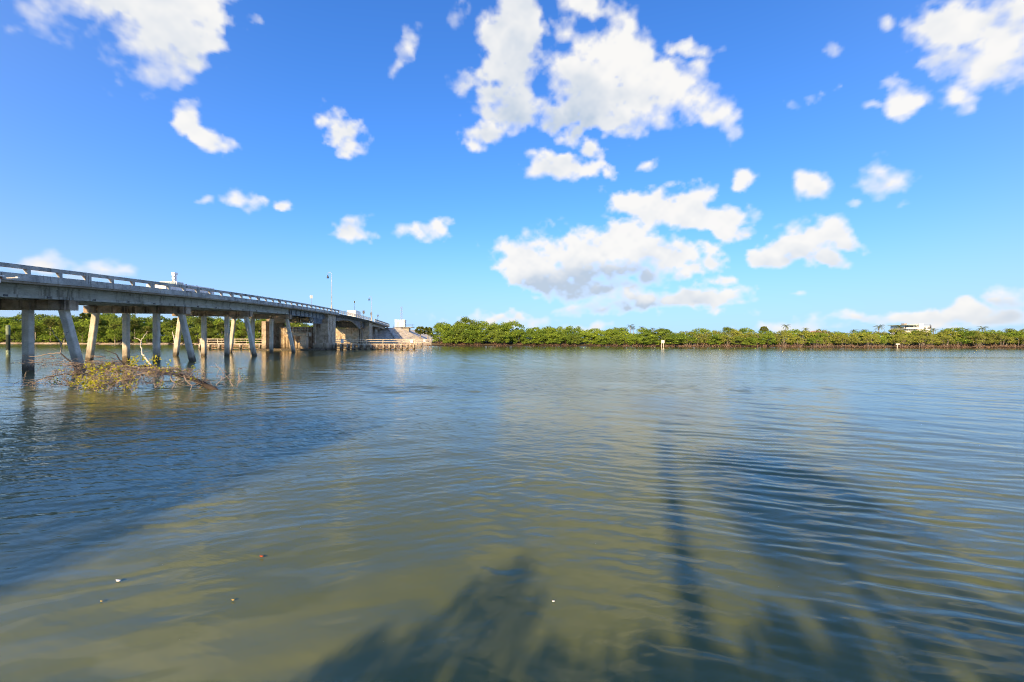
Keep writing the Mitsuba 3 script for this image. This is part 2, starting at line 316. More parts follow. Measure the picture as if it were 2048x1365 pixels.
# ================================================================ water
def build_water():
    rng = np.random.default_rng(3)
    dense = np.radians(np.linspace(-62, 62, 720))
    coarse = np.radians(np.linspace(63, 297, 60))[1:-1]
    ang = np.concatenate([dense, coarse])
    r = [1.2]
    while r[-1] < 110:
        r.append(r[-1] * 1.0056)
    while r[-1] < 9000:
        r.append(r[-1] * 1.16)
    r = np.array([.3] + r)
    R, A = np.meshgrid(r, ang, indexing='ij')
    X, Y = R * np.sin(A), R * np.cos(A)
    Z = np.zeros_like(X)
    # patches of livelier ripples
    q = np.stack([X * .16, Y * .16, X * 0], -1)
    e1, e2 = meshkit.fbm(q, 3, 1), meshkit.fbm(q + 40, 3, 2)
    wx = meshkit.fbm(np.stack([X * .45, Y * .45, X * 0 + 3], -1), 3, 7) - .5
    wy = meshkit.fbm(np.stack([X * .45, Y * .45, X * 0 + 9], -1), 3, 8) - .5
    side = np.clip(X / (np.abs(Y) + .1) * 1.4 + .5, 0, 1)          # trains meeting in front of the wall
    res = .0056 * R
    left = np.clip(1.25 - np.hypot((X + 8.5) / 8.5, (Y - 12) / 7.5), 0, 1) ** .7
    right = np.clip(1.2 - np.hypot((X - 7) / 7, (Y - 8) / 6), 0, 1)
    gust = meshkit.fbm(np.stack([X * .011 + 2, Y * .085, X * 0], -1), 3, 31)
    gust = .25 + 2.2 * np.clip((gust - .42) / .2, 0, 1)
    still = np.clip(1.5 - np.hypot((X + 2.6) / 3.0, (Y - 4.0) / 2.6), 0, 1)
    for k in range(98):
        if k < 14:                                                 # long low undulation
            lam, slope, sd, env = rng.uniform(.6, 1.9), .0062, 12, .5 + e1 + .5 * still
        elif k < 52:                                               # ripples
            lam, slope, sd = .11 * (.45 / .11) ** rng.uniform(0, 1), .0128, 7
            env = (.35 + .9 * (e1 if k % 4 < 2 else e2)) * (.5 + .9 * right + .6 * left) * (1 - .5 * still)
        elif k >= 76:                                              # open-water ripples
            lam, slope, sd = rng.uniform(.3, 1.2), .0095, 18
            env = (.3 + 1.2 * (e1 if k % 4 < 2 else e2)) * np.clip((Y - 9) / 16, 0, 1) * gust
        else:                                                      # chop
            lam, slope, sd = rng.uniform(.08, .24), .021, 26
            env = .05 * (1 - still) + 1.35 * left * (.25 + e1) * (1 - still) + .5 * np.clip((Y - 10) / 14, 0, 1)
        side_k = side if k % 2 == 0 else 1 - side
        th = math.radians((23 if k % 2 else -21) + rng.normal() * sd)
        env = env * (.25 + .95 * side_k)
        kx, ky = -math.sin(th) * 2 * np.pi / lam, math.cos(th) * 2 * np.pi / lam
        q = min(.55, lam * 1.2)
        ph = kx * (X + wx * q) + ky * (Y + wy * q) + rng.uniform(0, 6.28)
        lod = np.clip((lam / res - 2.2) / 3.0, 0, 1)
        Z += slope * lam / (2 * np.pi) * 1.9 * env * lod * (np.sin(ph) + .2 * np.cos(2 * ph))
    Z *= np.clip((R - 1) / 1.5, 0, 1) * np.clip((150 - R) / 60, 0, 1)
    n, m = len(r), len(ang)
    v = np.stack([X, Y, Z], -1).reshape(-1, 3)
    i, j = np.meshgrid(np.arange(n - 1), np.arange(m), indexing='ij')
    a, b = i * m + j, i * m + (j + 1) % m
    c, d = (i + 1) * m + (j + 1) % m, (i + 1) * m + j
    f = np.stack([a, b, c, d], -1).reshape(-1, 4)
    f = np.vstack([f[:, [0, 1, 2]], f[:, [0, 2, 3]]])
    scene['water'] = mikit.ply((v, f), 'water_surface', smooth=True)
    lab('water', 'calm olive green lagoon water with ripples and blue sky reflections', kind='structure')


build_water()


# ================================================================ land on the far shore
def shore(x):
    return 160 - .062 * x + 2.2 * np.sin(x * .09) + 1.6 * np.sin(x * .037 + 1)


def build_land():
    xs = np.concatenate([np.linspace(-4000, -260, 20), np.linspace(-250, 240, 246), np.linspace(250, 4000, 20)])
    off = np.array([-2.5, -1.2, -.5, 0, .5, 1.2, 2.5, 5, 9, 14, 22, 40, 80, 200, 800, 3000])
    hz = np.array([-1.0, -.5, -.15, .06, .2, .32, .45, .6, .8, 1.0, 1.3, 1.6, 2.0, 2.2, 2, 1])
    X = np.repeat(xs[:, None], len(off), 1)
    j = meshkit.noise(np.stack([xs * .35, xs * 0, xs * 0], -1), 4) - .5
    Y = shore(np.clip(xs, -260, 260))[:, None] + off[None] + j[:, None] * 2.0 * (off[None] < 30)
    left = np.clip((-60 - X) / 60, 0, 1)
    Z = hz[None] * (1 + .9 * left * (off[None] > 4)) + .25 * (meshkit.noise(np.stack([X * .5, Y * .5, X * 0], -1), 6) - .5) * (off[None] > 1)
    n, m = X.shape
    v = np.stack([X, Y, Z], -1).reshape(-1, 3)
    i, k = np.meshgrid(np.arange(n - 1), np.arange(m - 1), indexing='ij')
    f = np.stack([i * m + k, (i + 1) * m + k, (i + 1) * m + k + 1, i * m + k + 1], -1).reshape(-1, 4)
    scene['island_ground'] = mikit.ply((v, f), 'ground', smooth=True)
    lab('island_ground', 'dark muddy island ground under the far shore trees', kind='structure')


build_land()

# ================================================================ the bridge
BR = 'concrete_bridge'
lab(BR, 'long weathered concrete bridge with open railing and a raised drawbridge span', 'bridge')
LR, LL = -30.9, -43.8                           # outer faces of its two railings
SPANS = [-7.9, 6.8, 21.45, 36.1, 50.75, 65.4, 80.0]
G = .015
for s in range(len(SPANS) - 1):
    a0, a1 = SPANS[s] + G, SPANS[s + 1] - G
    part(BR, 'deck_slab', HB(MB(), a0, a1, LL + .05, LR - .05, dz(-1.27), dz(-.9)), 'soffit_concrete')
    part(BR, 'road_surface', HB(MB(), a0, a1, LL + 1.2, LR - 1.2, dz(-.897), dz(-.85)), 'asphalt')
    for q, l in enumerate((-32.55, -34.95, -37.35, -39.75, -42.15)):
        mb = MB()
        HB(mb, a0 + .03, a1 - .03, l - .17, l + .17, dz(-1.47), dz(-1.272))
        HB(mb, a0 + .03, a1 - .03, l - .095, l + .095, dz(-2.02), dz(-1.47))
        HB(mb, a0 + .03, a1 - .03, l - .22, l + .22, dz(-2.22), dz(-2.0))
        part(BR, 'girder', mb, 'beam_concrete')
    for t in (.16, .42, .66, .88):
        a = a0 + t * (a1 - a0)
        part(BR, 'tie_plate', HB(MB(), a - .16, a + .16, -32.36, -32.3, dz(-2.19), dz(-2.05)), 'dark_steel')


def railing(a0, a1, l, out):
    """one panel of the open concrete railing; l = outer face, out = +1 right side"""
    g, L = .012, (lambda d: tuple(sorted((l - out * d[0], l - out * d[1]))))
    side = MB()
    part(BR, 'slab_edge', HB(MB(), a0 + g, a1 - g, *L((-.03, .5)), dz(-1.13), dz(-.885)), 'rail_concrete')
    part(BR, 'parapet', HB(MB(), a0 + g, a1 - g, *L((0, .14)), dz(-.882), dz(-.62)), 'rail_concrete')
    part(BR, 'railing_beam', HB(MB(), a0 + g, a1 - g, *L((0, .3)), dz(-.27), dz(0)), 'rail_concrete')
    n = max(1, round((a1 - a0) / 2.44))
    for k in range(n + 1):
        a = a0 + (a1 - a0) * k / n + (.155 if k == 0 else -.155 if k == n else 0)
        z0, z1 = (lambda q: ZT(q) - .622), (lambda q: ZT(q) - .268)
        w = .13
        i0, i1 = l - out * .10, l - out * .30
        o = l - out * .004
        if out > 0:
            bot = [P(a - w, i0, z0(a)), P(a - w, o, z0(a)), P(a + w, o, z0(a)), P(a + w, i0, z0(a))]
            top = [P(a - w, i1, z1(a)), P(a - w, o, z1(a)), P(a + w, o, z1(a)), P(a + w, i1, z1(a))]
        else:
            bot = [P(a - w, o, z0(a)), P(a - w, i0, z0(a)), P(a + w, i0, z0(a)), P(a + w, o, z0(a))]
            top = [P(a - w, o, z1(a)), P(a - w, i1, z1(a)), P(a + w, i1, z1(a)), P(a + w, o, z1(a))]
        part(BR, 'railing_post', MB().hexa(bot + top), 'rail_concrete')


for m in range(-6, 9):
    a0 = 36.1 + 7.325 * m
    if a0 < 99:
        railing(a0, min(a0 + 7.325, 99.7), LR, 1)
    if m >= 0 and a0 < 99:
        railing(a0, min(a0 + 7.325, 99.7), LL, -1)
for a0 in (99.75, 102.75):
    railing(a0, a0 + 2.95, LR - .02, 1)
for m in range(4):
    railing(146 + 6.6 * m, 146 + 6.6 * (m + 1), LR, 1)

# bents: a cap with a jacket over each of four square piles, the outer two raked
rngb = np.random.default_rng(8)
for a in SPANS[1:]:
    z1, z0 = ZT(a) - 2.26, ZT(a) - 3.06
    mb = HB(MB(), a - .42, a + .42, -42.7, -32.0, z0, z1)
    tops = (-41.75, -38.6, -35.4, -32.75)
    for lt in tops:
        w = rngb.uniform(.42, .6)
        HB(mb, a - .58, a + .58, lt - w, lt + w, z0 + .02, z1 - rngb.uniform(.0, .12))
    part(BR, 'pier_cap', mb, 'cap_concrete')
    for q, l in enumerate((-42.15, -39.75, -37.35, -34.95, -32.55)):
        part(BR, 'bearing_pad', HB(MB(), a - .36, a + .36, l - .2, l + .2, z1, z1 + .045), 'dark_steel')
    for lt, lb in zip(tops, (-42.45, -38.6, -35.4, -31.55)):
        h = z0 + 1.5
        d = (lb - lt) / (z0) * h
        s, c = .27, .05
        ring = [(-s + c, -s), (s - c, -s), (s, -s + c), (s, s - c), (s - c, s), (-s + c, s), (-s, s - c), (-s, -s + c)]
        v = [P(a + y, lt + d + x, -1.5) for x, y in ring] + [P(a + y, lt + x, z0 + .01) for x, y in ring]
        f = [[k, (k + 1) % 8, 8 + (k + 1) % 8, 8 + k] for k in range(8)]
        part(BR, 'pile', MB().raw(v, f), 'pile_concrete')

# flanking steel span
for l in (-32.4, -36.0, -39.0, -42.3):
    mb = MB()
    HB(mb, 80.4, 99.7, l - .02, l + .02, dz(-2.3), dz(-1.29))
    HB(mb, 80.4, 99.7, l - .2, l + .2, dz(-2.34), dz(-2.3))
    HB(mb, 80.4, 99.7, l - .2, l + .2, dz(-1.31), dz(-1.272))
    for k in range(9):
        a = 81 + 2.2 * k
        HB(mb, a - .03, a + .03, l - .18, l + .18, dz(-2.3), dz(-1.31))
    part(BR, 'steel_girder', mb, 'steel_blue')
part(BR, 'deck_slab', HB(MB(), 80.03, 106.3, LL + .05, LR - .05, dz(-1.27), dz(-.9)), 'soffit_concrete')
part(BR, 'road_surface', HB(MB(), 80.03, 172, LL + 1.2, LR - 1.2, dz(-.897), dz(-.85)), 'asphalt')
mb = HB(MB(), 91.8, 97.2, -32.9, -32.2, dz(-3.55), dz(-2.36))
for k in range(7):
    a = 92.0 + .84 * k
    HB(mb, a - .05, a + .05, -32.2, -32.05, dz(-3.5), dz(-2.4))
part(BR, 'machinery_housing', mb, 'steel_blue')
mb = MB()
for k in range(5):
    HB(mb, 97.5, 98.1, -43.0 + 2.05 * k, -41.2 + 2.05 * k, 6.05, 7.55)
HB(mb, 97.6, 98.0, -43.4, -32.6, 6.0, 6.2)
part(BR, 'counterweight', mb, 'soffit_concrete')

# bascule pier on this side of the channel
part(BR, 'pier_base', HB(MB(), 95.6, 106.2, -45.0, -31.9, -1.5, .32), 'pier_concrete')
part(BR, 'pier_wall', HB(MB(), 100.2, 100.8, -42.3, -34.9, .32, 5.2), 'pier_concrete')
for k in range(11):
    l = -42.1 + .66 * k
    part(BR, 'wall_rib', HB(MB(), 99.95, 100.2, l, l + .34, .32, 5.15), 'pier_concrete')
part(BR, 'pier_column', HB(MB(), 96.2, 106.0, -44.3, -43.45, .32, 6.25), 'pier_concrete')
part(BR, 'pier_column', HB(MB(), 96.6, 97.7, -38.75, -38.05, .32, 3.06), 'pier_concrete')
part(BR, 'pier_column', HB(MB(), 96.6, 97.9, -36.5, -35.2, .32, 3.06), 'pier_concrete')
part(BR, 'pier_beam', HB(MB(), 96.3, 98.0, -39.9, -34.62, 3.07, 3.9), 'pier_concrete')
part(BR, 'pier_beam', HB(MB(), 96.5, 97.3, -43.44, -38.9, 6.27, 6.9), 'soffit_concrete')
part(BR, 'tower', HB(MB(), 99.8, 105.7, -34.2, -31.7, .33, dz(-1.3)), 'pier_concrete')
part(BR, 'tower_base', HB(MB(), 98.6, 106.1, -34.6, -31.55, .0, 1.55), 'pier_concrete')
part(BR, 'tower', HB(MB(), 98.9, 105.5, -34.6, -34.21, .33, 6.4), 'pier_concrete')
mb = MB()
for z in (4.45, 5.0):
    mb.tube([P(96.4, -39.8, z), P(96.4, -34.7, z)], .035, 5)
for l in (-39.6, -37.9, -36.3, -34.9):
    mb.tube([P(96.4, l, 3.9), P(96.4, l, 5.0)], .035, 5)
part(BR, 'machinery_railing', mb, 'cream_paint')

# drawbridge leaves over the channel
prof = np.array([(105.8, 2.75), (109, 2.45), (112, 2.2), (115, 2.0), (118, 1.9), (121.2, 1.88), (121.3, 1.88), (124, 2.1), (126.5, 2.55), (129, 3.1), (131.5, 3.7), (133.5, 3.75)])
for l in (-32.6, -42.4):
    for lo, hi in ((0, 6), (6, 12)):
        q = prof[lo:hi]
        for x, (w, o0, o1) in (('leaf_girder', (.03, 0, 0)),):
            mb = MB()
            for (a0, d0), (a1, d1) in zip(q[:-1], q[1:]):
                g = .02 if a0 == q[0][0] else 0
                mb.hexa([P(a0 + g, l - w, ZT(a0) - d0), P(a0 + g, l + w, ZT(a0) - d0), P(a1, l + w, ZT(a1) - d1), P(a1, l - w, ZT(a1) - d1),
                         P(a0 + g, l - w, ZT(a0) - 1.32), P(a0 + g, l + w, ZT(a0) - 1.32), P(a1, l + w, ZT(a1) - 1.32), P(a1, l - w, ZT(a1) - 1.32)])
                mb.hexa([P(a0 + g, l - .2, ZT(a0) - d0 - .05), P(a0 + g, l + .2, ZT(a0) - d0 - .05), P(a1, l + .2, ZT(a1) - d1 - .05), P(a1, l - .2, ZT(a1) - d1 - .05),
                         P(a0 + g, l - .2, ZT(a0) - d0), P(a0 + g, l + .2, ZT(a0) - d0), P(a1, l + .2, ZT(a1) - d1), P(a1, l - .2, ZT(a1) - d1)])
                for a in np.arange(a0 + .4, a1, .9):
                    d = d0 + (d1 - d0) * (a - a0) / (a1 - a0)
                    HB(mb, a - .03, a + .03, l - .16, l + .16, ZT(a) - d, ZT(a) - 1.32)
            part(BR, x, mb, 'steel_grey')
for a0, a1 in ((106.35, 121.2), (121.3, 141)):
    part(BR, 'leaf_deck', HB(MB(), a0, a1, LL + .3, LR - 1.4, dz(-1.2), dz(-.9)), 'steel_grey')
    part(BR, 'sidewalk', HB(MB(), a0, a1, LR - 1.38, LR - .1, dz(-1.0), dz(-.86)), 'rail_concrete')
for k in range(23):
    a = 106.9 + 1.5 * k
    mb = MB().hexa([P(a - .06, -32.4, ZT(a) - 1.62), P(a - .06, -32.3, ZT(a) - 1.62), P(a + .06, -32.3, ZT(a) - 1.62), P(a + .06, -32.4, ZT(a) - 1.62),
                    P(a - .06, -32.4, ZT(a) - 1.01), P(a - .06, -31.02, ZT(a) - 1.01), P(a + .06, -31.02, ZT(a) - 1.01), P(a + .06, -32.4, ZT(a) - 1.01)])
    part(BR, 'bracket', mb, 'steel_grey')
for q, (a0, a1) in enumerate(((105.9, 121.2), (121.35, 140.6))):
    for o in (-.08, -.34, -.6):
        mb = MB().tube([P(a, LR - .16, ZT(a) + o) for a in np.linspace(a0, a1, 6)], .085, 6)
        part(BR, 'pipe_rail', mb, 'cream_paint')
    for a in np.arange(a0 + .3, a1, 2.1):
        part(BR, 'rail_post', MB().tube([P(a, LR - .22, ZT(a) - .88), P(a, LR - .22, ZT(a) - .02)], .05, 5), 'cream_paint')

# bascule pier beyond the channel, and the last span
part(BR, 'pier_wall', HB(MB(), 141.2, 149.5, -44.4, -35.2, -1.5, 5.75), 'pier_concrete')
for l in (-35.1, -34.5):
    part(BR, 'wall_rib', HB(MB(), 140.9, 141.6, l, l + .3, -1.5, 6.4), 'pier_concrete')
part(BR, 'tower', HB(MB(), 141.0, 145.9, -33.6, -31.7, -1.5, dz(-1.2)), 'pier_concrete')
part(BR, 'tower_base', HB(MB(), 140.7, 146.3, -33.9, -31.5, -1.5, 1.9), 'pier_concrete')
part(BR, 'counterweight', HB(MB(), 136.5, 140.5, -42.0, -33.0, 5.9, dz(-1.25)), 'dark_steel')
part(BR, 'deck_slab', HB(MB(), 141.05, 172.5, LL + .05, LR - .05, dz(-1.27), dz(-.9)), 'soffit_concrete')
for l in (-32.6, -36, -39.5, -42.4):
    part(BR, 'girder', HB(MB(), 146, 171.5, l - .2, l + .2, dz(-2.1), dz(-1.272)), 'beam_concrete')
part(BR, 'pier_cap', HB(MB(), 157.4, 158.3, -42.7, -31.8, dz(-2.9), dz(-2.12)), 'cap_concrete')
for l in (-41.5, -37.2, -33.0):
    part(BR, 'pile', HB(MB(), 157.5, 158.2, l - .35, l + .35, -.5, dz(-2.9)), 'pile_concrete')

# embankment with concrete slope paving at the far end: courses of slabs with recessed joints
EM = 'embankment'
lab(EM, 'pale concrete paved embankment slope under the far end of the bridge', kind='structure')


def slope_pt(u, w):                             # u along the foot (0..1), w up the slope (0..1)
    bl = -60 + 47 * u; tl = -48 + 21.4 * u
    ba = 154.5 + 7.0 * max(0, (u - .74) / .26) ** 1.5; ta = 172.5
    return ba + (ta - ba) * w, bl + (tl - bl) * w, .1 + (6.75 - .1) * w


mb = MB()
us, ws = np.linspace(0, 1, 13), np.linspace(0, 1, 5)
for i in range(12):
    for j in range(4):
        p = [slope_pt(us[i], ws[j]), slope_pt(us[i + 1], ws[j]), slope_pt(us[i + 1], ws[j + 1]), slope_pt(us[i], ws[j + 1])]
        mb.raw([P(a, l, z - .06) for a, l, z in p], [[0, 1, 2, 3]])
mb.raw([P(161.5, -13, .04), P(320, -13, .04), P(320, -26.6, 6.69), P(172.5, -26.6, 6.69)], [[0, 1, 2, 3]])
mb.raw([P(154.5, -60, .04), P(172.5, -48, 6.69), P(320, -48, 6.69), P(320, -60, .04)], [[0, 1, 2, 3]])
mb.raw([P(172.5, -48, 6.69), P(172.5, -26.6, 6.69), P(320, -26.6, 6.69), P(320, -48, 6.69)], [[0, 1, 2, 3]])
mb.add(EM, 'slope_concrete')
for i in range(12):
    for j in range(4):
        du, dw = .0022, .006
        p = [slope_pt(us[i] + du, ws[j] + dw), slope_pt(us[i + 1] - du, ws[j] + dw), slope_pt(us[i + 1] - du, ws[j + 1] - dw), slope_pt(us[i] + du, ws[j + 1] - dw)]
        h = .008 * ((i * 7 + j * 5) % 4)
        b = [P(a, l, z - .05) for a, l, z in p]; t = [P(a - .02, l, z + h) for a, l, z in p]
        part(EM, 'slab', MB().hexa(b + t), 'slope_concrete')

kb = MB()
for t in np.linspace(0, 1, 9)[:-1]:
    q = [(172.3 - 15.2 * w, -31.8 + 6.6 * w, 6.78 - 5.6 * w) for w in (t, t + .118)]
    kb.hexa([P(q[0][0], q[0][1] - .2, q[0][2] - .3), P(q[0][0], q[0][1] + .2, q[0][2] - .3), P(q[1][0], q[1][1] + .2, q[1][2] - .3), P(q[1][0], q[1][1] - .2, q[1][2] - .3),
             P(q[0][0], q[0][1] - .2, q[0][2] + .3), P(q[0][0], q[0][1] + .2, q[0][2] + .3), P(q[1][0], q[1][1] + .2, q[1][2] + .3), P(q[1][0], q[1][1] - .2, q[1][2] + .3)])
part(EM, 'slope_kerb', kb, 'rail_concrete')

# bridge keeper's cabin with a lattice aerial
CB = 'control_cabin'
lab(CB, 'small white cabin with a lattice aerial at the top of the paved slope', 'cabin')
part(CB, 'plinth', HB(MB(), 173.5, 178, -26.8, -23.6, 4.2, 6.9), 'slope_concrete')
part(CB, 'floor', HB(MB(), 172.5, 179, -29.6, -22.0, 6.9, 7.1), 'rail_concrete')
part(CB, 'wall', HB(MB(), 173.0, 177.5, -28.9, -25.2, 7.1, 9.75), 'white_paint')
part(CB, 'roof', HB(MB(), 172.8, 177.7, -29.05, -25.05, 9.75, 9.9), 'white_paint')
for z0, z1 in ((8.5, 9.4), (7.3, 8.2)):
    for a in (173.4, 174.8, 176.2):
        part(CB, 'window', HB(MB(), a, a + 1.1, -25.22, -25.17, z0, z1), 'window_dark')
part(CB, 'door', HB(MB(), 172.96, 173.02, -28.3, -27.4, 7.12, 9.1), 'cream_paint')
mb = MB()
for l in (-29.4, -25.6, -22.2):
    mb.tube([P(172.6, l, 7.1), P(172.6, l, 8.1)], .04, 5)
mb.tube([P(172.6, -25, 8.1), P(172.6, -22.2, 8.1), P(178.8, -22.2, 8.1)], .04, 5)
mb.tube([P(172.6, -25, 7.6), P(172.6, -22.2, 7.6), P(178.8, -22.2, 7.6)], .03, 5)
part(CB, 'handrail', mb, 'dark_steel')
mb = MB()
for x, y in ((-.35, -.35), (.35, -.35), (.0, .35)):
    mb.tube([P(175 + y, -26.6 + x, 9.9), P(175 + y * .5, -26.6 + x * .55, 15.2)], .035, 5)
for k in range(9):
    z = 10.1 + .58 * k; s = 1 - .05 * k
    c = [P(175 - .35 * s, -26.6 - .35 * s, z), P(175 - .35 * s, -26.6 + .35 * s, z), P(175 + .35 * s, -26.6, z), P(175 - .35 * s, -26.6 - .35 * s, z)]
    mb.tube(c, .018, 4)
    mb.tube([c[0], (c[1][0], c[1][1], z + .55)], .018, 4)
part(CB, 'aerial', mb, 'dull_steel')
mb = MB()
for z in (11.3, 12.4, 13.5, 14.6):
    mb.box(*(lambda q: (q[0] - .25, q[0] - .05, q[1] - .15, q[1] + .1))(P(175, -26.9, 0)), z, z + .25)
part(CB, 'antenna', mb, 'dull_steel')

# lamps on the two near towers
for n, (a, hgt, text) in enumerate(((101.0, 9.1, 'tall grey street lamp with a hooked arm on the nearer bridge tower'), (142.6, 7.7, 'tall grey street lamp with a hooked arm on the farther bridge tower'))):
    k = lab(new('street_lamp'), text, 'street lamp', 'lamps on the bridge')
    z0 = ZT(a) - .1
    part(k, 'base', MB().tube([P(a, -31.25, z0 - 1.1), P(a, -31.25, z0 + .2), P(a, -31.25, z0 + .9)], [.24, .22, .12], 8), 'rail_concrete')
    part(k, 'pole', MB().tube([P(a, -31.25, z0 + .5), P(a, -31.25, z0 + hgt * .86)], [.10, .06], 8), 'grey_metal', True)
    t = np.linspace(0, math.pi * 1.02, 9)
    arm = [P(a, -31.25 - .42 * (1 - math.cos(x)), z0 + hgt * .86 + .62 * math.sin(x)) for x in t]
    part(k, 'arm', MB().tube(arm, .04, 5), 'grey_metal', True)
    e = arm[-1]
    part(k, 'lantern', MB().tube([e, (e[0], e[1], e[2] - .25), (e[0], e[1], e[2] - .55), (e[0], e[1], e[2] - .75)], [.07, .15, .26, .20], 10), 'dark_steel', True)

# road sign behind the railing
k = lab(new('road_sign'), 'small pale square road sign on a thin post above the bridge railing', 'road sign')
a = 88.6
part(k, 'post', MB().tube([P(a, -31.45, ZT(a) - .9), P(a, -31.45, ZT(a) + 2.0)], .04, 6), 'grey_metal')
part(k, 'plate', HB(MB(), a - .05, a - .02, -31.72, -31.16, ZT(a) + 1.35, ZT(a) + 1.95), 'sign_grey')
for n, (a, l, h, w, text) in enumerate(((150, -35.5, 2.2, .3, 'dark traffic signal head nearest the far lamp above the railing'), (157, -34.5, 2.2, .26, 'second dark traffic signal head above the far railing'),
                                        (163, -33.4, 2.2, .18, 'thin dark signal post nearest the white cabin'), (144, -37.0, 5.2, .12, 'thin dark mast behind the white truck box on the bridge'))):
    k = lab(new('signal_post'), text, 'signal', 'signal posts at the far end of the bridge')
    part(k, 'post', MB().tube([P(a, l, ZT(a) - .85), P(a, l, ZT(a) + h)], .05, 6), 'dark_steel')
    part(k, 'head', HB(MB(), a - .2, a + .2, l - w, l + w, ZT(a) + h - .2, ZT(a) + h + (.9 if n < 2 else .5)), 'dark_steel')


# ================================================================ vehicles on the bridge
def wheels(k, spots, r, w):
    for a, l in spots:
        z = ZT(a) - .85 + r
        c0, c1 = np.array(P(a, l - w, z)), np.array(P(a, l + w, z))
        wk = part(k, 'wheel', MB().tube([c0, c0 * .9 + c1 * .1, c0 * .1 + c1 * .9, c1], [r * .93, r, r, r * .93], 14), 'rubber')
        e = (c1 - c0) * .06
        scene[wk + '__rim'] = mikit.ply(MB().tube([c0 - e, c1 + e], r * .55, 12).get(), 'grey_metal')


k = lab('utility_truck', 'white utility truck with a folded white lift mast behind the bridge railing', 'truck')
D, TA = -.85, 2.3
P0, HB0, ZT0 = P, HB, ZT
P = lambda a, l, z: P0(a + TA, l, z)
ZT = lambda a: ZT0(a + TA)
l0, l1 = -36.6, -34.5
part(k, 'chassis', HB(MB(), 48.9, 58.0, l0 + .2, l1 - .2, dz(D + .45), dz(D + .7)), 'dark_steel')
mb = HB(MB(), 48.6, 50.2, l0, l1, dz(D + .55), dz(D + 1.12))
A0, A1 = 49.2, 51.6
mb.hexa([P(50.2, l0, ZT(50.2) + D + .55), P(50.2, l1, ZT(50.2) + D + .55), P(52, l1, ZT(52) + D + .55), P(52, l0, ZT(52) + D + .55),
         P(50.7, l0 + .1, ZT(50.7) + D + 1.66), P(50.7, l1 - .1, ZT(50.7) + D + 1.66), P(51.9, l1 - .1, ZT(52) + D + 1.66), P(51.9, l0 + .1, ZT(52) + D + 1.66)])
part(k, 'cab', mb, 'white_paint')
part(k, 'windscreen', MB().hexa([P(50.26, l0 + .15, ZT(50.2) + D + 1.16), P(50.26, l1 - .15, ZT(50.2) + D + 1.16), P(50.32, l1 - .15, ZT(50.2) + D + 1.16), P(50.32, l0 + .15, ZT(50.2) + D + 1.16),
                                 P(50.60, l0 + .2, ZT(50.6) + D + 1.58), P(50.60, l1 - .2, ZT(50.6) + D + 1.58), P(50.66, l1 - .2, ZT(50.6) + D + 1.58), P(50.66, l0 + .2, ZT(50.6) + D + 1.58)]), 'glass_pale')
part(k, 'side_window', HB(MB(), 50.8, 51.6, l1 - .06, l1 + .005, dz(D + 1.2), dz(D + 1.52)), 'glass_pale')
part(k, 'tool_body', HB(MB(), 52.15, 58.2, l0, l1, dz(D + .7), dz(D + 1.47)), 'white_paint')
for q in range(4):
    part(k, 'locker_door', HB(MB(), 52.35 + 1.45 * q, 53.65 + 1.45 * q, l1, l1 + .02, dz(D + .8), dz(D + 1.38)), 'white_paint')
part(k, 'tail_lamp', HB(MB(), 58.2, 58.23, l1 - .35, l1 - .1, dz(D + .9), dz(D + 1.2)), 'red_lamp')
for q, a in enumerate((50.9, 53.4, 55.6)):
    part(k, 'beacon', MB().tube([P(a, -35.2, ZT(a) + D + (1.66 if q == 0 else 1.47)), P(a, -35.2, ZT(a) + D + (1.8 if q == 0 else 1.62))], [.11, .08], 8), 'dark_steel')
zz = ZT(52.6) + D + 1.45
part(k, 'lift_mast', HB(MB(), 52.3, 52.75, -36.11, -35.89, zz, zz + 1.35), 'white_paint')
mb = MB()
for z in (.25, .65, 1.0):
    HB(mb, 52.1, 52.3, -36.05, -35.7, zz + z, zz + z + .22)
part(k, 'junction_box', mb, 'grey_metal')
part(k, 'lift_bucket', HB(MB(), 52.15, 52.8, -36.14, -35.8, zz + 1.2, zz + 1.48), 'white_paint')
wheels(k, [(49.7, l1 - .15), (49.7, l0 + .15), (56.2, l1 - .15), (56.2, l0 + .15)], .45, .14)

P, ZT = P0, ZT0

k = lab('box_truck', 'white box truck crossing the drawbridge span', 'truck')
z = lambda o: (lambda a: ZT(a) - .85 + o)
part(k, 'cargo_box', HB(MB(), 141.2, 148.0, -38.5, -36.0, z(.9), z(3.35)), 'white_paint')
part(k, 'rear_door', HB(MB(), 141.16, 141.2, -38.3, -36.2, z(1.0), z(3.2)), 'white_paint')
part(k, 'chassis', HB(MB(), 141.3, 150, -38.0, -36.5, z(.5), z(.88)), 'dark_steel')
part(k, 'cab', HB(HB(MB(), 148.15, 150.4, -38.4, -36.1, z(.55), z(1.6)), 148.15, 149.6, -38.3, -36.2, z(1.6), z(2.4)), 'white_paint')
wheels(k, [(143.2, -36.3), (143.2, -38.2), (149.2, -36.3), (149.2, -38.2)], .48, .15)


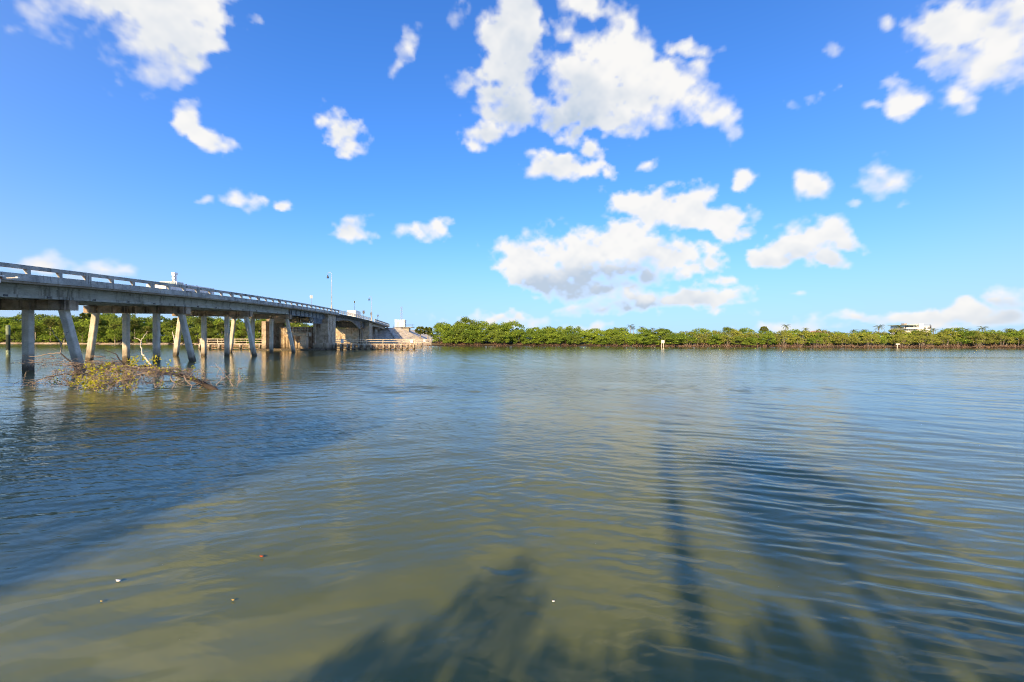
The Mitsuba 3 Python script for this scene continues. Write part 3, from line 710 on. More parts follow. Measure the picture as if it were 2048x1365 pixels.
# ================================================================ fenders along the channel
def fender(a, l0, l1, step, text, hand=(0, 1), mat='fender_concrete', seed=0):
    k = lab(new('fender_pier'), text, 'fender')
    rng = np.random.default_rng(seed)
    dk = 1.32
    part(k, 'walkway', HB(MB(), a + .1, a + 1.5, l0, l1, dk - .14, dk), 'rail_timber')
    for z in (.2, .55, .9):
        part(k, 'wale', HB(MB(), a - .12, a + .08, l0, l1, z, z + .15), 'fender_timber')
    part(k, 'cap_rail', HB(MB(), a - .2, a + .06, l0, l1, dk - .12, dk + .06), 'rail_timber')
    l = l0 + .2
    while l < l1:
        w = rng.uniform(.15, .2)
        for aa, rake, top in ((a - .36, .22, dk - .06 - rng.uniform(0, .1)), (a + 1.0, 0, dk - .16)):
            v = []
            for z, o in ((-1.2, -rake), (top, .06)):
                v += [P(aa + o - w, l - w, z), P(aa + o - w, l + w, z), P(aa + o + w, l + w, z), P(aa + o + w, l - w, z)]
            part(k, 'pile', MB().hexa(v), mat)
        l += step * rng.uniform(.85, 1.15)
    h0, h1 = l0 + (l1 - l0) * hand[0], l0 + (l1 - l0) * hand[1]
    for z in (dk + .5, dk + 1.0):
        part(k, 'handrail', HB(MB(), a - .1, a - .03, h0, h1, z, z + .14), 'rail_timber')
    for l in np.linspace(h0 + .1, h1 - .1, max(3, int((h1 - h0) / 2.9))):
        part(k, 'handrail_post', HB(MB(), a - .03, a + .08, l - .06, l + .06, dk, dk + 1.16), 'rail_timber')
    return k


fender(102.3, -60.3, -45.3, 2.2, 'long fender pier with handrail left of the bridge towers', (.0, 1), seed=1)
fender(102.4, -31.2, -12.2, 1.38, 'fender pier with closely set piles right of the nearer bridge tower', (0, .98), seed=2)
fender(142.0, -31.2, -12.8, 3.0, 'lower fender pier at the foot of the paved slope', (0, 1), seed=3)
for a, l, z, text in ((102.05, -59.6, 1.6, 'white board on the left fender pier, leftmost'), (102.05, -46.2, 1.6, 'white board on the left fender pier, nearest the bridge'),
                      (102.1, -29.2, 1.55, 'grey board in the shade on the right fender pier'), (102.1, -13.4, 1.55, 'white board near the outer end of the right fender pier'),
                      (141.8, -14.4, 1.5, 'white board on the lower fender pier at the slope')):
    k = lab(new('sign_board'), text, 'sign', 'boards on the channel fenders')
    part(k, 'plate', HB(MB(), a - .03, a, l - .32, l + .32, z, z + .85), 'white_paint')
    part(k, 'bracket', HB(MB(), a, a + .06, l - .05, l + .05, z - .3, z + .8), 'fender_timber')
k = lab('mooring_post', 'pale timber post at the outer end of the lower fender pier', 'post')
part(k, 'shaft', MB().tube([P(142.2, -12.3, -1), P(142.2, -12.3, 2.9)], [.2, .17], 9), 'fender_concrete', 40)
part(k, 'cap', MB().tube([P(142.2, -12.3, 2.9), P(142.2, -12.3, 3.1)], [.17, .03], 9), 'white_paint', 40)

# ================================================================ vegetation
def crown(seed, w, h, base, nc, nl, size, rc):
    """leaves on the skins of many clumps filling a low dome of width w between heights base and h"""
    rng = np.random.default_rng(seed)
    C, N = [], []
    mid = base + (h - base) * .42
    for k in range(nc):
        u = rng.uniform(0, 2 * np.pi); e = rng.uniform(-.75, 1) if k % 4 else rng.uniform(.4, 1)
        ce = math.sqrt(1 - e * e)
        rad = rng.uniform(.72, 1.0)
        lump = 1 + .22 * math.sin(3 * u + seed) * ce
        c = np.array([w / 2 * ce * math.cos(u) * rad * lump, w / 2 * ce * math.sin(u) * rad * lump,
                      mid + (h - mid) * e * rad if e > 0 else mid + (mid - base) * e * rad])
        r = rc * rng.uniform(.6, 1.25)
        n = int(nl * (r / rc) ** 2)
        d = rng.normal(size=(n, 3)); d[:, 2] = np.abs(d[:, 2]) * 1.0 - .35; d /= np.linalg.norm(d, axis=1, keepdims=True)
        q = c + d * r * rng.uniform(.55, 1.08, (n, 1)) * np.array([1, 1, .72])
        C.append(q); N.append(d + rng.normal(size=(n, 3)) * .55 + np.array([0, -.15, .35]))
    return leaves(np.vstack(C), np.vstack(N), size, rng, .75)


def stems(seed, n, spread, top, r, lean=.35):
    rng = np.random.default_rng(seed)
    mb = MB()
    for k in range(n):
        a = rng.uniform(0, 6.28); s = spread * rng.uniform(.2, 1)
        x, y = s * math.cos(a), s * math.sin(a)
        t = np.linspace(0, 1, 5)
        p = np.stack([x * (.5 + lean * 2 * t) + rng.normal(size=5) * .08, y * (.5 + lean * 2 * t) + rng.normal(size=5) * .08, -.2 + (top + .2) * t * rng.uniform(.8, 1)], 1)
        mb.tube(p, r * np.linspace(1, .5, 5) * rng.uniform(.7, 1.2), 5, False)
    return mb


def prop_roots(seed, n, spread, h):
    rng = np.random.default_rng(seed)
    mb = MB()
    for k in range(n):
        a = rng.uniform(0, 6.28); s = spread * rng.uniform(.3, 1); c = rng.uniform(-.5, .5, 2) * spread
        t = np.linspace(0, 1, 4)
        x = c[0] + s * math.cos(a) * t; y = c[1] + s * math.sin(a) * t
        z = h * rng.uniform(.5, 1) * (1 - t ** 2.2) - .35 * t
        mb.tube(np.stack([x, y, z], 1), rng.uniform(.035, .07), 4, False)
    return mb


VAR = {}


def variant(name, leafmat, seed, w, h, base, nc, nl, size, rc, trunk, roots=None):
    cr = mikit.ply(crown(seed, w, h, base, nc, nl, size, rc), leafmat)
    st = mikit.ply(stems(seed + 50, *trunk[1]).get(), trunk[0], smooth=True)
    d = [('crown', cr), ('trunk', st)]
    if roots:
        d.append(('prop_roots', mikit.ply(prop_roots(seed + 90, *roots).get(), 'root_brown')))
    VAR.setdefault(name, []).append(d)


for s in range(5):
    variant('tall', 'leaf_hammock' if s % 3 else 'leaf_mangrove', 100 + s, 8.0, 8.0, 1.2, 50, 66, .40, 1.25, ('bark_dark', (4, 1.6, 6.0, .16)))
for s in range(5):
    variant('mangrove', 'leaf_mangrove' if s % 5 != 3 else 'leaf_hammock', 200 + s, 7.6, 6.4, .25, 46, 70, .36, 1.1, ('bark_dark', (4, 1.5, 4.2, .10)), (26, 2.6, 1.0))
for s in range(5):
    variant('low', 'leaf_olive' if s != 2 else 'leaf_mangrove', 300 + s, 7.0, 5.0, 1.35, 44, 56, .32, .9, ('bark_pale', (11, 3.0, 4.2, .075)), (26, 3.0, .95))
for s in range(3):
    variant('bush', 'leaf_mangrove' if s != 1 else 'leaf_hammock', 400 + s, 5.5, 3.2, .1, 26, 60, .33, .9, ('bark_dark', (5, 1.2, 2.2, .05)))


def plant(kind, i, key, x, y, z, sx, sz, rot):
    m = T().translate([x, y, z]).rotate([0, 0, 1], rot).scale([sx, sx, sz])
    for n, d in VAR[kind][i % len(VAR[kind])]:
        scene[f'{key}__{n}'] = {**d, 'to_world': m}


HX = [-230, -192, -173, -150, -136, -110, -91, -66, -44, -36, -30, -26, -15, -4, 14, 40, 70, 89, 117, 142, 175, 215]
HZ = [11.5, 12.0, 13.0, 11.6, 10.8, 10.2, 9.8, 8.6, 7.0, 4.5, 7.0, 10.2, 9.3, 9.0, 7.4, 6.4, 5.9, 6.2, 5.6, 5.6, 6.6, 6.6]
rngt = np.random.default_rng(12)
NTH = {}
ORD = 'first second third fourth fifth sixth seventh eighth ninth tenth eleventh twelfth thirteenth fourteenth fifteenth sixteenth seventeenth eighteenth nineteenth twentieth'.split()
ROWS = ((0.8, .66, 4.4), (5.5, .86, 5.0), (11.5, 1.0, 6.0))
for row, (dy, frac, step) in enumerate(ROWS):
    x = -222.0
    while x < 205:
        xx = x + rngt.normal() * .9
        h = float(np.interp(xx, HX, HZ)) * frac * rngt.uniform(.86, 1.10)
        on_slope = -66 < xx < -28.5 - row * .6
        if not on_slope:
            yy = float(shore(xx)) + dy + rngt.uniform(-.8, 1.6)
            if xx < -66:
                kind = 'bush' if row == 0 and rngt.random() < .55 else 'tall'
                g = 'trees of the thicket behind the bridge piles'
                nm, text = ('shore_shrub', 'low bright green shrub on the rocky bank behind the bridge piles') if kind == 'bush' else ('thicket_tree', 'tall dark green tree in the thicket behind the bridge piles')
                if kind == 'bush': g = 'shrubs on the rocky bank'
            elif xx < 62:
                kind, nm, g = 'mangrove', 'mangrove_tree', 'mangroves between the paved slope and the white board'
                text = 'dense rounded green mangrove tree growing from the water right of the paved slope'
            else:
                kind, nm, g = ('low' if row < 2 or rngt.random() < .5 else 'mangrove'), 'stemmed_mangrove', 'mangroves on the right of the far shore'
                text = 'low olive green mangrove with pale bare stems on the right far shore'
                if xx < 95 and rngt.random() < .5: kind = 'mangrove'
            seg = ['at the left edge', 'behind the leaning bridge piles', 'nearest the bridge towers'][int(np.searchsorted([-165, -115], xx))] if xx < -66 else \
                  ['next to the paved slope', 'midway to the two-post board', 'just left of the two-post board'][int(np.searchsorted([-8, 22], xx))] if xx < 62 else \
                  ['just right of the two-post board', 'left of the white house', 'below the white house', 'at the right edge'][int(np.searchsorted([98, 124, 148], xx))]
            pass
            r_ = ('front row', 'second row', 'back row')[row]
            look = {'tall': ('dark green thicket tree', 'tall dark green tree', 'tall dark crowned tree')[row], 'bush': 'low bright green shrub', 'mangrove': 'rounded green mangrove', 'low': 'olive mangrove with pale stems'}[kind]
            NTH[(look, r_, seg)] = NTH.get((look, r_, seg), 0) + 1
            text, g = f'{look}, {r_}, {seg}, {ORD[NTH[(look, r_, seg)] - 1]} from left', f'{g}, {r_}, {seg}, {kind}'
            hk = {'tall': 8.6, 'mangrove': 6.9, 'low': 5.4, 'bush': 3.5}[kind]
            key = lab(new(nm), text, 'shrub' if kind == 'bush' else 'tree', g)
            sz = h / hk if kind != 'bush' else rngt.uniform(.9, 1.4)
            plant(kind, int(rngt.integers(0, 5)), key, xx, yy, (.15, .5, .9)[row], float(np.clip(.5 * sz + .5, .75, 1.35)) * rngt.uniform(.85, 1.1), sz, rngt.uniform(0, 360))
        x += step * rngt.uniform(.8, 1.2)

# ground cover under the trees, and the brown mesh of roots along the waterline
rngu = np.random.default_rng(77)
C, N = [], []
for x in np.arange(-235, 215, 1.15):
    if -64 < x < -27: continue
    for q in range(4):
        h = np.interp(x, HX, HZ) * rngu.uniform(.12, .72)
        c = np.array([x + rngu.normal(), shore(x) + rngu.uniform(5, 14), 0.4 + h])
        d = rngu.normal(size=(26, 3)); d /= np.linalg.norm(d, axis=1, keepdims=True)
        C.append(c + d * np.array([1.3, 1.0, .9]) * rngu.uniform(.6, 1.1, (26, 1))); N.append(d + np.array([0, -.3, .4]))
v, f = leaves(np.vstack(C), np.vstack(N), .62, rngu, .75)
scene['undergrowth'] = mikit.ply((v, f), 'leaf_mangrove')
lab('undergrowth', 'dark green undergrowth filling the gaps behind the shore trees', 'undergrowth', kind='stuff')
mb = MB()
for x in np.arange(30, 212, .42):
    y = shore(x) + rngu.uniform(-1.3, 1.2)
    h = rngu.uniform(.25, 1.0) * (1.0 if x > 60 else .7)
    a = rngu.uniform(0, 6.28); s = rngu.uniform(.3, 1.1)
    t = np.linspace(0, 1, 3)
    mb.tube(np.stack([x + s * math.cos(a) * t, y + s * math.sin(a) * t, h * (1 - t ** 2) - .25 * t], 1), rngu.uniform(.04, .085), 4, False)
mb.add('root_tangle', 'root_brown')
lab('root_tangle', 'brown tangle of mangrove roots along the far waterline', 'roots', kind='stuff')


# palms
def fan_crown(seed, nf, R):
    rng = np.random.default_rng(seed)
    V, F, n = [], [], 0
    for k in range(nf):
        u = rng.uniform(0, 6.28); e = rng.uniform(-.5, 1.35)
        d = np.array([math.cos(u) * math.cos(e), math.sin(u) * math.cos(e), math.sin(e)])
        s = np.cross(d, [0, 0, 1.0]); s /= np.linalg.norm(s) + 1e-9
        up = np.cross(s, d)
        o = d * R * rng.uniform(.45, .6)
        for b in np.linspace(-1.25, 1.25, 9):
            q = d * math.cos(b) + s * math.sin(b)
            tip = o + q * R * rng.uniform(.42, .55) - up * .1 * R * abs(b) - np.array([0, 0, .14 * R])
            w = (-d * math.sin(b) + s * math.cos(b)) * R * .06
            mid = o + q * R * .3
            V += [o, mid + w, tip, mid - w]; F += [[n, n + 1, n + 2], [n, n + 2, n + 3]]; n += 4
        w = s * .03
        V += [d * .05 - w, d * .05 + w, o + w, o - w]; F += [[n, n + 1, n + 2], [n, n + 2, n + 3]]; n += 4
    return np.array(V), np.array(F)


def feather_crown(seed, nf, L, nl=16, droop=1.0, e0=1.25, w0=.34):
    rng = np.random.default_rng(seed)
    V, F, n = [], [], 0
    for k in range(nf):
        u = 6.283 * k / nf + rng.normal() * .15; e = rng.uniform(-.15, e0)
        h = np.array([math.cos(u), math.sin(u), 0]); side = np.array([-h[1], h[0], 0])
        p, el, pts = np.zeros(3), e, []
        ln = L * rng.uniform(.8, 1.1)
        for q in range(nl + 1):
            pts.append(p.copy())
            p = p + (h * math.cos(el) + np.array([0, 0, math.sin(el)])) * ln / nl
            el -= droop * rng.uniform(.8, 1.2) * 1.75 / nl
        pts = np.array(pts)
        for q in range(nl):
            t = (q + .5) / nl
            a, b = pts[q], pts[q + 1]
            w = ln * w0 * .5 * math.sin(math.pi * min(1, .12 + .86 * t)) ** .6
            for sg in (-1, 1):
                for j in range(2):
                    r0 = a + (b - a) * (j * .5); r1 = a + (b - a) * (j * .5 + .34)
                    tip = r0 + (b - a) * 1.2 + side * sg * w - np.array([0, 0, w * rng.uniform(.35, .75)])
                    V += [r0, r1, tip]; F.append([n, n + 1, n + 2]); n += 3
            s = side * .02 * (1.6 - t)
            V += [a - s, a + s, b + s, b - s]; F += [[n, n + 1, n + 2], [n, n + 2, n + 3]]; n += 4
    return np.array(V), np.array(F)


FAN = [mikit.ply(fan_crown(600 + s, 52, 1.7), 'leaf_palm') for s in range(3)]
SKIRT = [mikit.ply(fan_crown(640 + s, 12, 1.15), 'leaf_straw') for s in range(2)]
FEA = [mikit.ply(feather_crown(660 + s, 17, 2.6, 9), 'leaf_palm') for s in range(3)]


def palm(kind, i, text, group, x, y, zc, s=1.0, z0=.5, lean=0.0):
    k = lab(new('fan_palm' if kind == 'fan' else 'coconut_palm'), text, 'palm', group)
    cx = x + lean
    m = T().translate([cx, y, zc]).rotate([0, 0, 1], 73 * i).scale(s)
    scene[k + '__crown'] = {**(FAN if kind == 'fan' else FEA)[i % 3], 'to_world': m}
    if kind == 'fan':
        scene[k + '__dead_fronds'] = {**SKIRT[i % 2], 'to_world': T().translate([cx, y, zc - .25]).rotate([1, 0, 0], 180).scale([s * .7, s * .7, s * .95])}
    t = np.linspace(0, 1, 6)
    part(k, 'trunk', MB().tube(np.stack([x + lean * t ** 1.5, y + 0 * t, z0 + (zc - z0) * t], 1), np.linspace(.2, .13, 6) * s ** .5, 7, False), 'bark_pale', True)


FX = [-176, -166, -161, -152.5, -146, -183, -189, -141, -118, -111, -105, -98, -94, -131, -87, -172, -124]
for i, (px, zc, dy, s) in enumerate(((-176, 7.6, .6, 1.3), (-166, 5.2, -.2, 1.2), (-161, 8.4, 1.0, 1.3), (-152.5, 6.0, .0, 1.25), (-146, 7.6, .8, 1.3), (-183, 8.2, .8, 1.3), (-189, 5.6, .2, 1.2), (-141, 5.4, .0, 1.2),
                                     (-118, 7.4, .8, 1.3), (-111, 6.8, .4, 1.3), (-105, 5.4, .0, 1.2), (-98, 7.4, .8, 1.2), (-94, 6.6, .6, 1.3), (-131, 8.6, 1.2, 1.3), (-87, 7.8, .8, 1.25), (-172, 10.6, 6, 1.4), (-124, 9.6, 6, 1.4))):
    palm('fan', i, f'fan palm among the thicket trees behind the bridge piles, {ORD[sum(q < px for q in FX)]} from left', 'fan palms in the thicket', px, float(shore(px)) + dy, zc, s)
palm('fan', 1, 'fan palm with pale dead fronds behind the left fender pier handrail', None, -99.5, float(shore(-99.5)) + .5, 4.6, 1.3)
palm('fan', 2, 'dark fan palm nearest the lower end of the paved slope', None, -34.6, 166, 5.4, 1.3)
palm('fan', 0, 'dark fan palm between the paved slope and the mangroves', None, -31.9, 167, 5.2, 1.3)
palm('fan', 2, 'shaggy fan palm rising above the mangroves right of the middle', None, 98.5, 172, 6.4, 1.0)
CX = [118, 127, 139.5, 148, 156.5, 166, 192, 198, 200, 212, 51, 53, 56, 61, 64.5, 48, 182]
for i, (px, y, zc, s, lean) in enumerate(((118, 190, 8.4, .95, .3), (127, 190, 7.0, .8, -.2), (139.5, 180, 6.2, .8, .2), (148, 185, 6.3, .85, 0), (156.5, 188, 8.0, 1.1, .4), (166, 188, 8.0, 1.0, -.3),
                                          (192, 190, 7.2, .9, .2), (198, 192, 7.0, .9, 0), (200, 187, 7.6, 1.05, -.2), (212, 188, 7.0, .9, .1), (51, 190, 8.2, .8, .2), (53, 192, 7.6, .7, -.2), (56, 190, 7.4, .75, 0), (61, 191, 6.9, .7, 0), (64.5, 190, 6.9, .7, .2), (48, 190, 7.0, .7, 0), (182, 190, 6.9, .9, 0))):
    palm('feather', i, f'coconut palm above the low mangroves on the right skyline, {ORD[sum(q < px for q in CX)]} from left', 'coconut palms on the skyline', px, y, zc, s, .5, lean)

# bare snag, rocks on the left bank
k = lab('dead_snag', 'pale leaning dead trunk on the bank between the bridge piles', 'tree trunk')
part(k, 'stem', MB().tube([(-128.0, 167.0, .3), (-128.2, 167, 2.2), (-128.9, 166.9, 4.9)], [.26, .2, .1], 7), 'bark_dead', True)
part(k, 'stub', MB().tube([(-128.4, 167, 2.9), (-128.0, 166.8, 3.5)], [.09, .04], 5), 'bark_dead')
ROCKS = []
for s in range(4):
    m = trimesh.creation.icosphere(2)
    v = m.vertices * (1 + .5 * (meshkit.fbm(m.vertices * 1.3 + 9 * s, 3, s) - .5)[:, None]) * np.array([1, .8, .55])
    ROCKS.append(mikit.ply((v, m.faces), 'boulder_stone', smooth=35))
for i in range(58):
    x = rngu.uniform(-212, -112) if i < 40 else rngu.uniform(-130, -66)
    k = lab(new('rock'), 'brown boulder lying at the water edge behind the bridge piles', 'rock', 'boulders on the left bank')
    s = rngu.uniform(.35, .95)
    scene[k] = {**ROCKS[i % 4], 'to_world': T().translate([x, float(shore(x)) + rngu.uniform(-.6, .9), .2]).rotate([0, 0, 1], rngu.uniform(0, 360)).scale([s * 1.5, s, s])}
mb = MB()
xs = np.linspace(-222, -66, 120)
pr = [(-1.6, -.4), (-.5, .12), (.4, .42), (1.6, .55)]
v = np.array([[x, shore(x) + o + .5 * math.sin(x * .7), z + .12 * math.sin(x * 1.9 + o)] for x in xs for o, z in pr])
f = [[i * 4 + j, (i + 1) * 4 + j, (i + 1) * 4 + j + 1, i * 4 + j + 1] for i in range(119) for j in range(3)]
mb.raw(v, f).add('sand_bank', 'sand', True)
lab('sand_bank', 'narrow pale sand bank along the left shore', kind='structure')

# ================================================================ signs, marker, houses
k = lab('channel_marker', 'round timber channel marker with a dark band standing left of the bridge piles', 'marker')
q = (-75.6, 66.0)
for n, m, z0, z1, r in (('foot', 'marker_light', -1.2, .72, .25), ('band', 'marker_green', .72, 3.05, .24), ('top', 'marker_light', 3.05, 4.42, .24)):
    part(k, n, MB().tube([(*q, z0), (*q, z1)], r, 12), m, 40)
part(k, 'cap', MB().tube([(*q, 4.42), (*q, 4.5)], [.24, .12], 12), 'marker_light', 40)
k = lab('notice_board', 'white board on two posts in the water before the mangroves', 'sign')
part(k, 'plate', MB().box(50.55, 51.65, 149.0, 149.05, 1.3, 2.35), 'board_white')
for x in (50.75, 51.4):
    part(k, 'post', MB().box(x - .09, x + .09, 149.06, 149.24, -1, 2.3), 'cream_paint')
k = lab('warning_board', 'small low white board at the foot of the mangroves below the house', 'sign')
part(k, 'plate', MB().box(128.3, 129.6, 147.0, 147.06, 1.0, 1.42), 'board_white')
part(k, 'post', MB().box(128.8, 129.0, 147.07, 147.2, -1, 1.4), 'cream_paint')

k = lab('white_house', 'white flat roofed modern house with terraces above the mangroves', 'house')
HY, HH = 213, .8
hb = lambda x0, x1, y0, y1, z0, z1: MB().box(x0, x1, y0, y1, z0 if z0 == 1 else z0 + HH, z1 + HH)
part(k, 'wall', hb(191.8, 198.0, HY + 2.2, HY + 10, 1, 8.9), 'white_paint')
part(k, 'wall', hb(197.0, 199.4, HY, HY + 2.19, 1, 9.75), 'white_paint')
part(k, 'wall', hb(199.5, 203.5, HY + .8, HY + 9, 1, 8.3), 'white_paint')
part(k, 'roof', hb(190.6, 197.0, HY - .2, HY + 10.5, 8.92, 9.2), 'green_roof')
part(k, 'roof', hb(199.45, 203.8, HY + .6, HY + 9.4, 8.32, 8.5), 'white_paint')
part(k, 'terrace', hb(190.9, 196.95, HY, HY + 2.1, 7.1, 7.35), 'white_paint')
part(k, 'parapet', hb(190.9, 196.95, HY, HY + .12, 7.35, 7.85), 'white_paint')
for x in (192.1, 194.3):
    part(k, 'window', hb(x, x + 1.9, HY + 2.14, HY + 2.19, 7.4, 8.8), 'window_dark')
for x in (200.0, 201.8):
    part(k, 'window', hb(x, x + 1.2, HY + .74, HY + .79, 7.2, 7.9), 'window_dark')
part(k, 'chimney', hb(194, 195.6, HY + 5, HY + 6.4, 9.2, 9.95), 'cap_concrete')
part(k, 'rail', MB().tube([(200, HY + 1, 9.3), (200, HY + 1, 10.0), (203.4, HY + 1, 10.0), (203.4, HY + 1, 9.3)], .05, 5), 'dark_steel')
k = lab('tiled_house', 'low house with a reddish roof half hidden behind the mangroves', 'house')
part(k, 'wall', MB().box(157.5, 164.5, 229, 236, .5, 6.3), 'white_paint')
part(k, 'roof', MB().hexa([(157.2, 228.4, 6.3), (164.8, 228.4, 6.3), (164.8, 236.6, 6.3), (157.2, 236.6, 6.3), (160, 231.5, 7.3), (162, 231.5, 7.3), (162, 233.5, 7.3), (160, 233.5, 7.3)]), 'terracotta')
part(k, 'window', MB().box(158.5, 160, 228.94, 229, 4.8, 6.1), 'window_dark')
k = lab('mast', 'thin dark mast right of the white house', 'mast')
part(k, 'pole', MB().tube([(190.2, 200, 1), (190.2, 200, 9.7)], [.13, .08], 6), 'dark_steel')
part(k, 'crossarm', MB().box(189.8, 190.6, 199.95, 200.05, 9.0, 9.15), 'dark_steel')
part(k, 'lamp_head', MB().box(189.95, 190.45, 199.8, 200.2, 8.0, 8.8), 'dark_steel')

k = lab('boat_lift', 'roof corner of a boat lift with a white beam at the left edge', 'boat lift')
part(k, 'roof', MB().box(-29, -23.05, 16, 20, 5.44, 5.49), 'white_paint')
part(k, 'fascia', MB().box(-28.9, -23.1, 16.05, 19.95, 5.33, 5.437), 'rust_metal')
part(k, 'beam', MB().box(-28.8, -23.12, 19.7, 19.9, 5.14, 5.327), 'white_paint')
for x in (-28.4, -24.6):
    part(k, 'post', MB().box(x - .12, x + .12, 19.68, 19.92, -1.5, 5.13), 'fender_timber')
part(k, 'lamp_arm', MB().tube([(-23.3, 20, 5.36), (-22.5, 20, 5.40)], .02, 5), 'cream_paint')
part(k, 'lamp', MB().box(-22.52, -22.42, 19.96, 20.04, 5.37, 5.44), 'white_paint')


# ================================================================ the fallen tree in the water
def fallen_tree():
    k = lab('fallen_tree', 'fallen half sunken tree with bare grey twigs and yellow green leaves beside the bridge piles', 'tree')
    rng = np.random.default_rng(21)
    Y0 = 23.2

    def W(px, py, dy=0.0):
        d = Y0 + dy
        return np.array([(px - 1024) / 880 * d, d, EYE - (py - 675.4) / 880 * d])

    twigs, L, LN = MB(), [], []

    def grow(p, d, ln, r, depth, leafy, mb):
        n = 7
        pts = [p]
        d = d / np.linalg.norm(d)
        for i in range(n):
            d = d + rng.normal(size=3) * .17 + np.array([0, 0, .015 if leafy else -.01])
            d /= np.linalg.norm(d)
            p = p + d * ln / n
            pts.append(p)
        pts = np.array(pts)
        r = max(r, .0095)
        zc = .62 + .42 * max(pts[0, 2], .3)
        pts[:, 2] = np.where(pts[:, 2] > zc, zc + .3 * (pts[:, 2] - zc), pts[:, 2])
        mb.tube(pts, np.linspace(r, r * .5, n + 1), 5 if r > .018 else 3, False)
        if depth > 0:
            for q in range(rng.integers(3, 6)):
                i = rng.integers(2, n + 1)
                dd = d * .6 + rng.normal(size=3) * np.array([.75, .7, .6])
                grow(pts[i], dd, ln * rng.uniform(.4, .7), r * .52, depth - 1, leafy, twigs)
        if depth == 0 and leafy > 0 and rng.random() < leafy:
            m = rng.integers(5, 11)
            c = pts[-1] + rng.normal(size=(m, 3)) * .11
            L.append(c); LN.append(rng.normal(size=(m, 3)) * .7 + np.array([.1, -.5, .7]))

    def limb(pix, r0, r1, name, mat='bark_grey', sides=8):
        p = np.array([W(*q) for q in pix])
        t = np.linspace(0, 1, len(p)); tt = np.linspace(0, 1, len(p) * 4)
        q = np.stack([np.interp(tt, t, p[:, c]) for c in range(3)], 1)
        q[1:-1] = (q[:-2] + q[1:-1] * 2 + q[2:]) / 4
        q += rng.normal(size=q.shape) * .012
        part(k, name, MB().tube(q, np.linspace(r0, r1, len(q)), sides), mat, True)
        return q

    main = limb([(462, 800, -.5), (430, 781, -.3), (405, 768, 0), (384, 757, 0), (360, 750, 0), (335, 744, .1), (310, 736, .1), (287, 733, 0), (264, 739, -.1), (246, 752, -.3), (228, 768, -.5)], .15, .05, 'trunk', 'bark_dark', 9)
    b2 = limb([(360, 750, 0), (330, 747, -.4), (300, 745, -.7), (270, 752, -.9), (240, 762, -1.1), (205, 772, -1.2)], .06, .03, 'branch')
    b3 = limb([(310, 736, .1), (272, 742, .6), (230, 745, .9), (195, 738, 1.1), (164, 737, 1.2), (142, 726, 1.2), (121, 707, 1.2)], .06, .028, 'branch', 'bark_dark')
    b4 = limb([(195, 745, .6), (160, 750, .7), (125, 749, .8), (95, 756, .8), (72, 762, .8)], .045, .02, 'branch', 'bark_dark')
    b5 = limb([(121, 707, 1.2), (97, 709, 1.2), (70, 715, 1.2), (46, 712, 1.2)], .028, .012, 'branch')
    b6 = limb([(121, 707, 1.2), (122, 690, 1.2), (110, 672, 1.2), (104, 660, 1.2)], .026, .012, 'branch')
    b7 = limb([(122, 690, 1.2), (130, 674, 1.2), (137, 664, 1.2)], .018, .010, 'branch')
    b8 = limb([(304, 734, .2), (293, 720, .2), (284, 708, .3), (281, 690, .3), (282, 682, .3)], .045, .026, 'branch', 'bark_dead')
    b9 = limb([(282, 682, .3), (275, 678, .3), (268, 676, .3)], .02, .008, 'branch', 'bark_dead')
    b10 = limb([(282, 682, .3), (289, 672, .3), (295, 664, .3)], .02, .008, 'branch', 'bark_dead')
    b11 = limb([(270, 752, -.9), (262, 763, -1.2), (255, 776, -1.3)], .035, .022, 'branch')
    b12 = limb([(320, 747, -.5), (328, 754, -.8), (322, 765, -1.1), (310, 776, -1.2)], .035, .02, 'branch')
    for c in ([(300, 736, -.2), (283, 748, -.8), (277, 762, -1.1), (270, 780, -1.3)], [(345, 747, -.2), (340, 757, -.6), (350, 768, -.8), (344, 779, -.9)], [(280, 737, -.3), (262, 750, -.9), (236, 764, -1.2), (215, 780, -1.3)],
              [(368, 752, -.1), (372, 762, -.4), (385, 772, -.6), (380, 781, -.6)], [(262, 742, .4), (228, 738, .7), (196, 752, .9), (184, 770, .9)], [(240, 745, .2), (215, 757, .1), (186, 772, 0), (160, 782, 0)], [(320, 741, .5), (350, 736, 1.0), (378, 744, 1.2), (392, 762, 1.2)]):
        limb(c, .034, .018, 'branch')
    b13 = limb([(466, 772, .5), (456, 757, .5), (441, 738, .5), (430, 728, .5)], .022, .010, 'branch')
    b14 = limb([(474, 775, .2), (478, 758, .2), (476, 735, .2)], .022, .008, 'branch')
    b15 = limb([(432, 770, 0), (446, 757, .2), (462, 749, .3)], .02, .008, 'branch')
    b16 = limb([(262, 740, .3), (240, 722, .5), (232, 708, .6), (205, 700, .7)], .04, .015, 'branch', 'bark_dark')
    b17 = limb([(244, 752, -.4), (200, 757, -.2), (160, 762, 0), (130, 772, .1)], .04, .015, 'branch')
    for q, num, leafy, ln, r in ((main, 48, .03, .9, .020), (b2, 52, .03, .85, .019), (b3, 38, .0, .85, .016), (b4, 18, 0, .75, .013), (b5, 13, 0, .6, .011), (b6, 6, 0, .45, .009),
                                 (b8, 4, .1, .5, .010), (b11, 6, .05, .7, .014), (b12, 6, .05, .7, .014), (b13, 3, 0, .4, .008), (b14, 8, .02, .5, .010), (b15, 7, 0, .5, .010), (b16, 30, .03, .75, .014), (b17, 36, .02, .75, .015)):
        for _ in range(num):
            i = rng.integers(len(q) // 6, len(q))
            d = rng.normal(size=3) * np.array([1.0, .8, .5]) + np.array([-.3, 0, .12])
            if q is b14: d = np.array([.6, 0, .5]) + rng.normal(size=3) * .5
            grow(q[i], d, ln * rng.uniform(.5, 1.15), r * rng.uniform(.7, 1.2), 2 if r > .012 else 1, leafy, twigs)
    v, f = twigs.get()
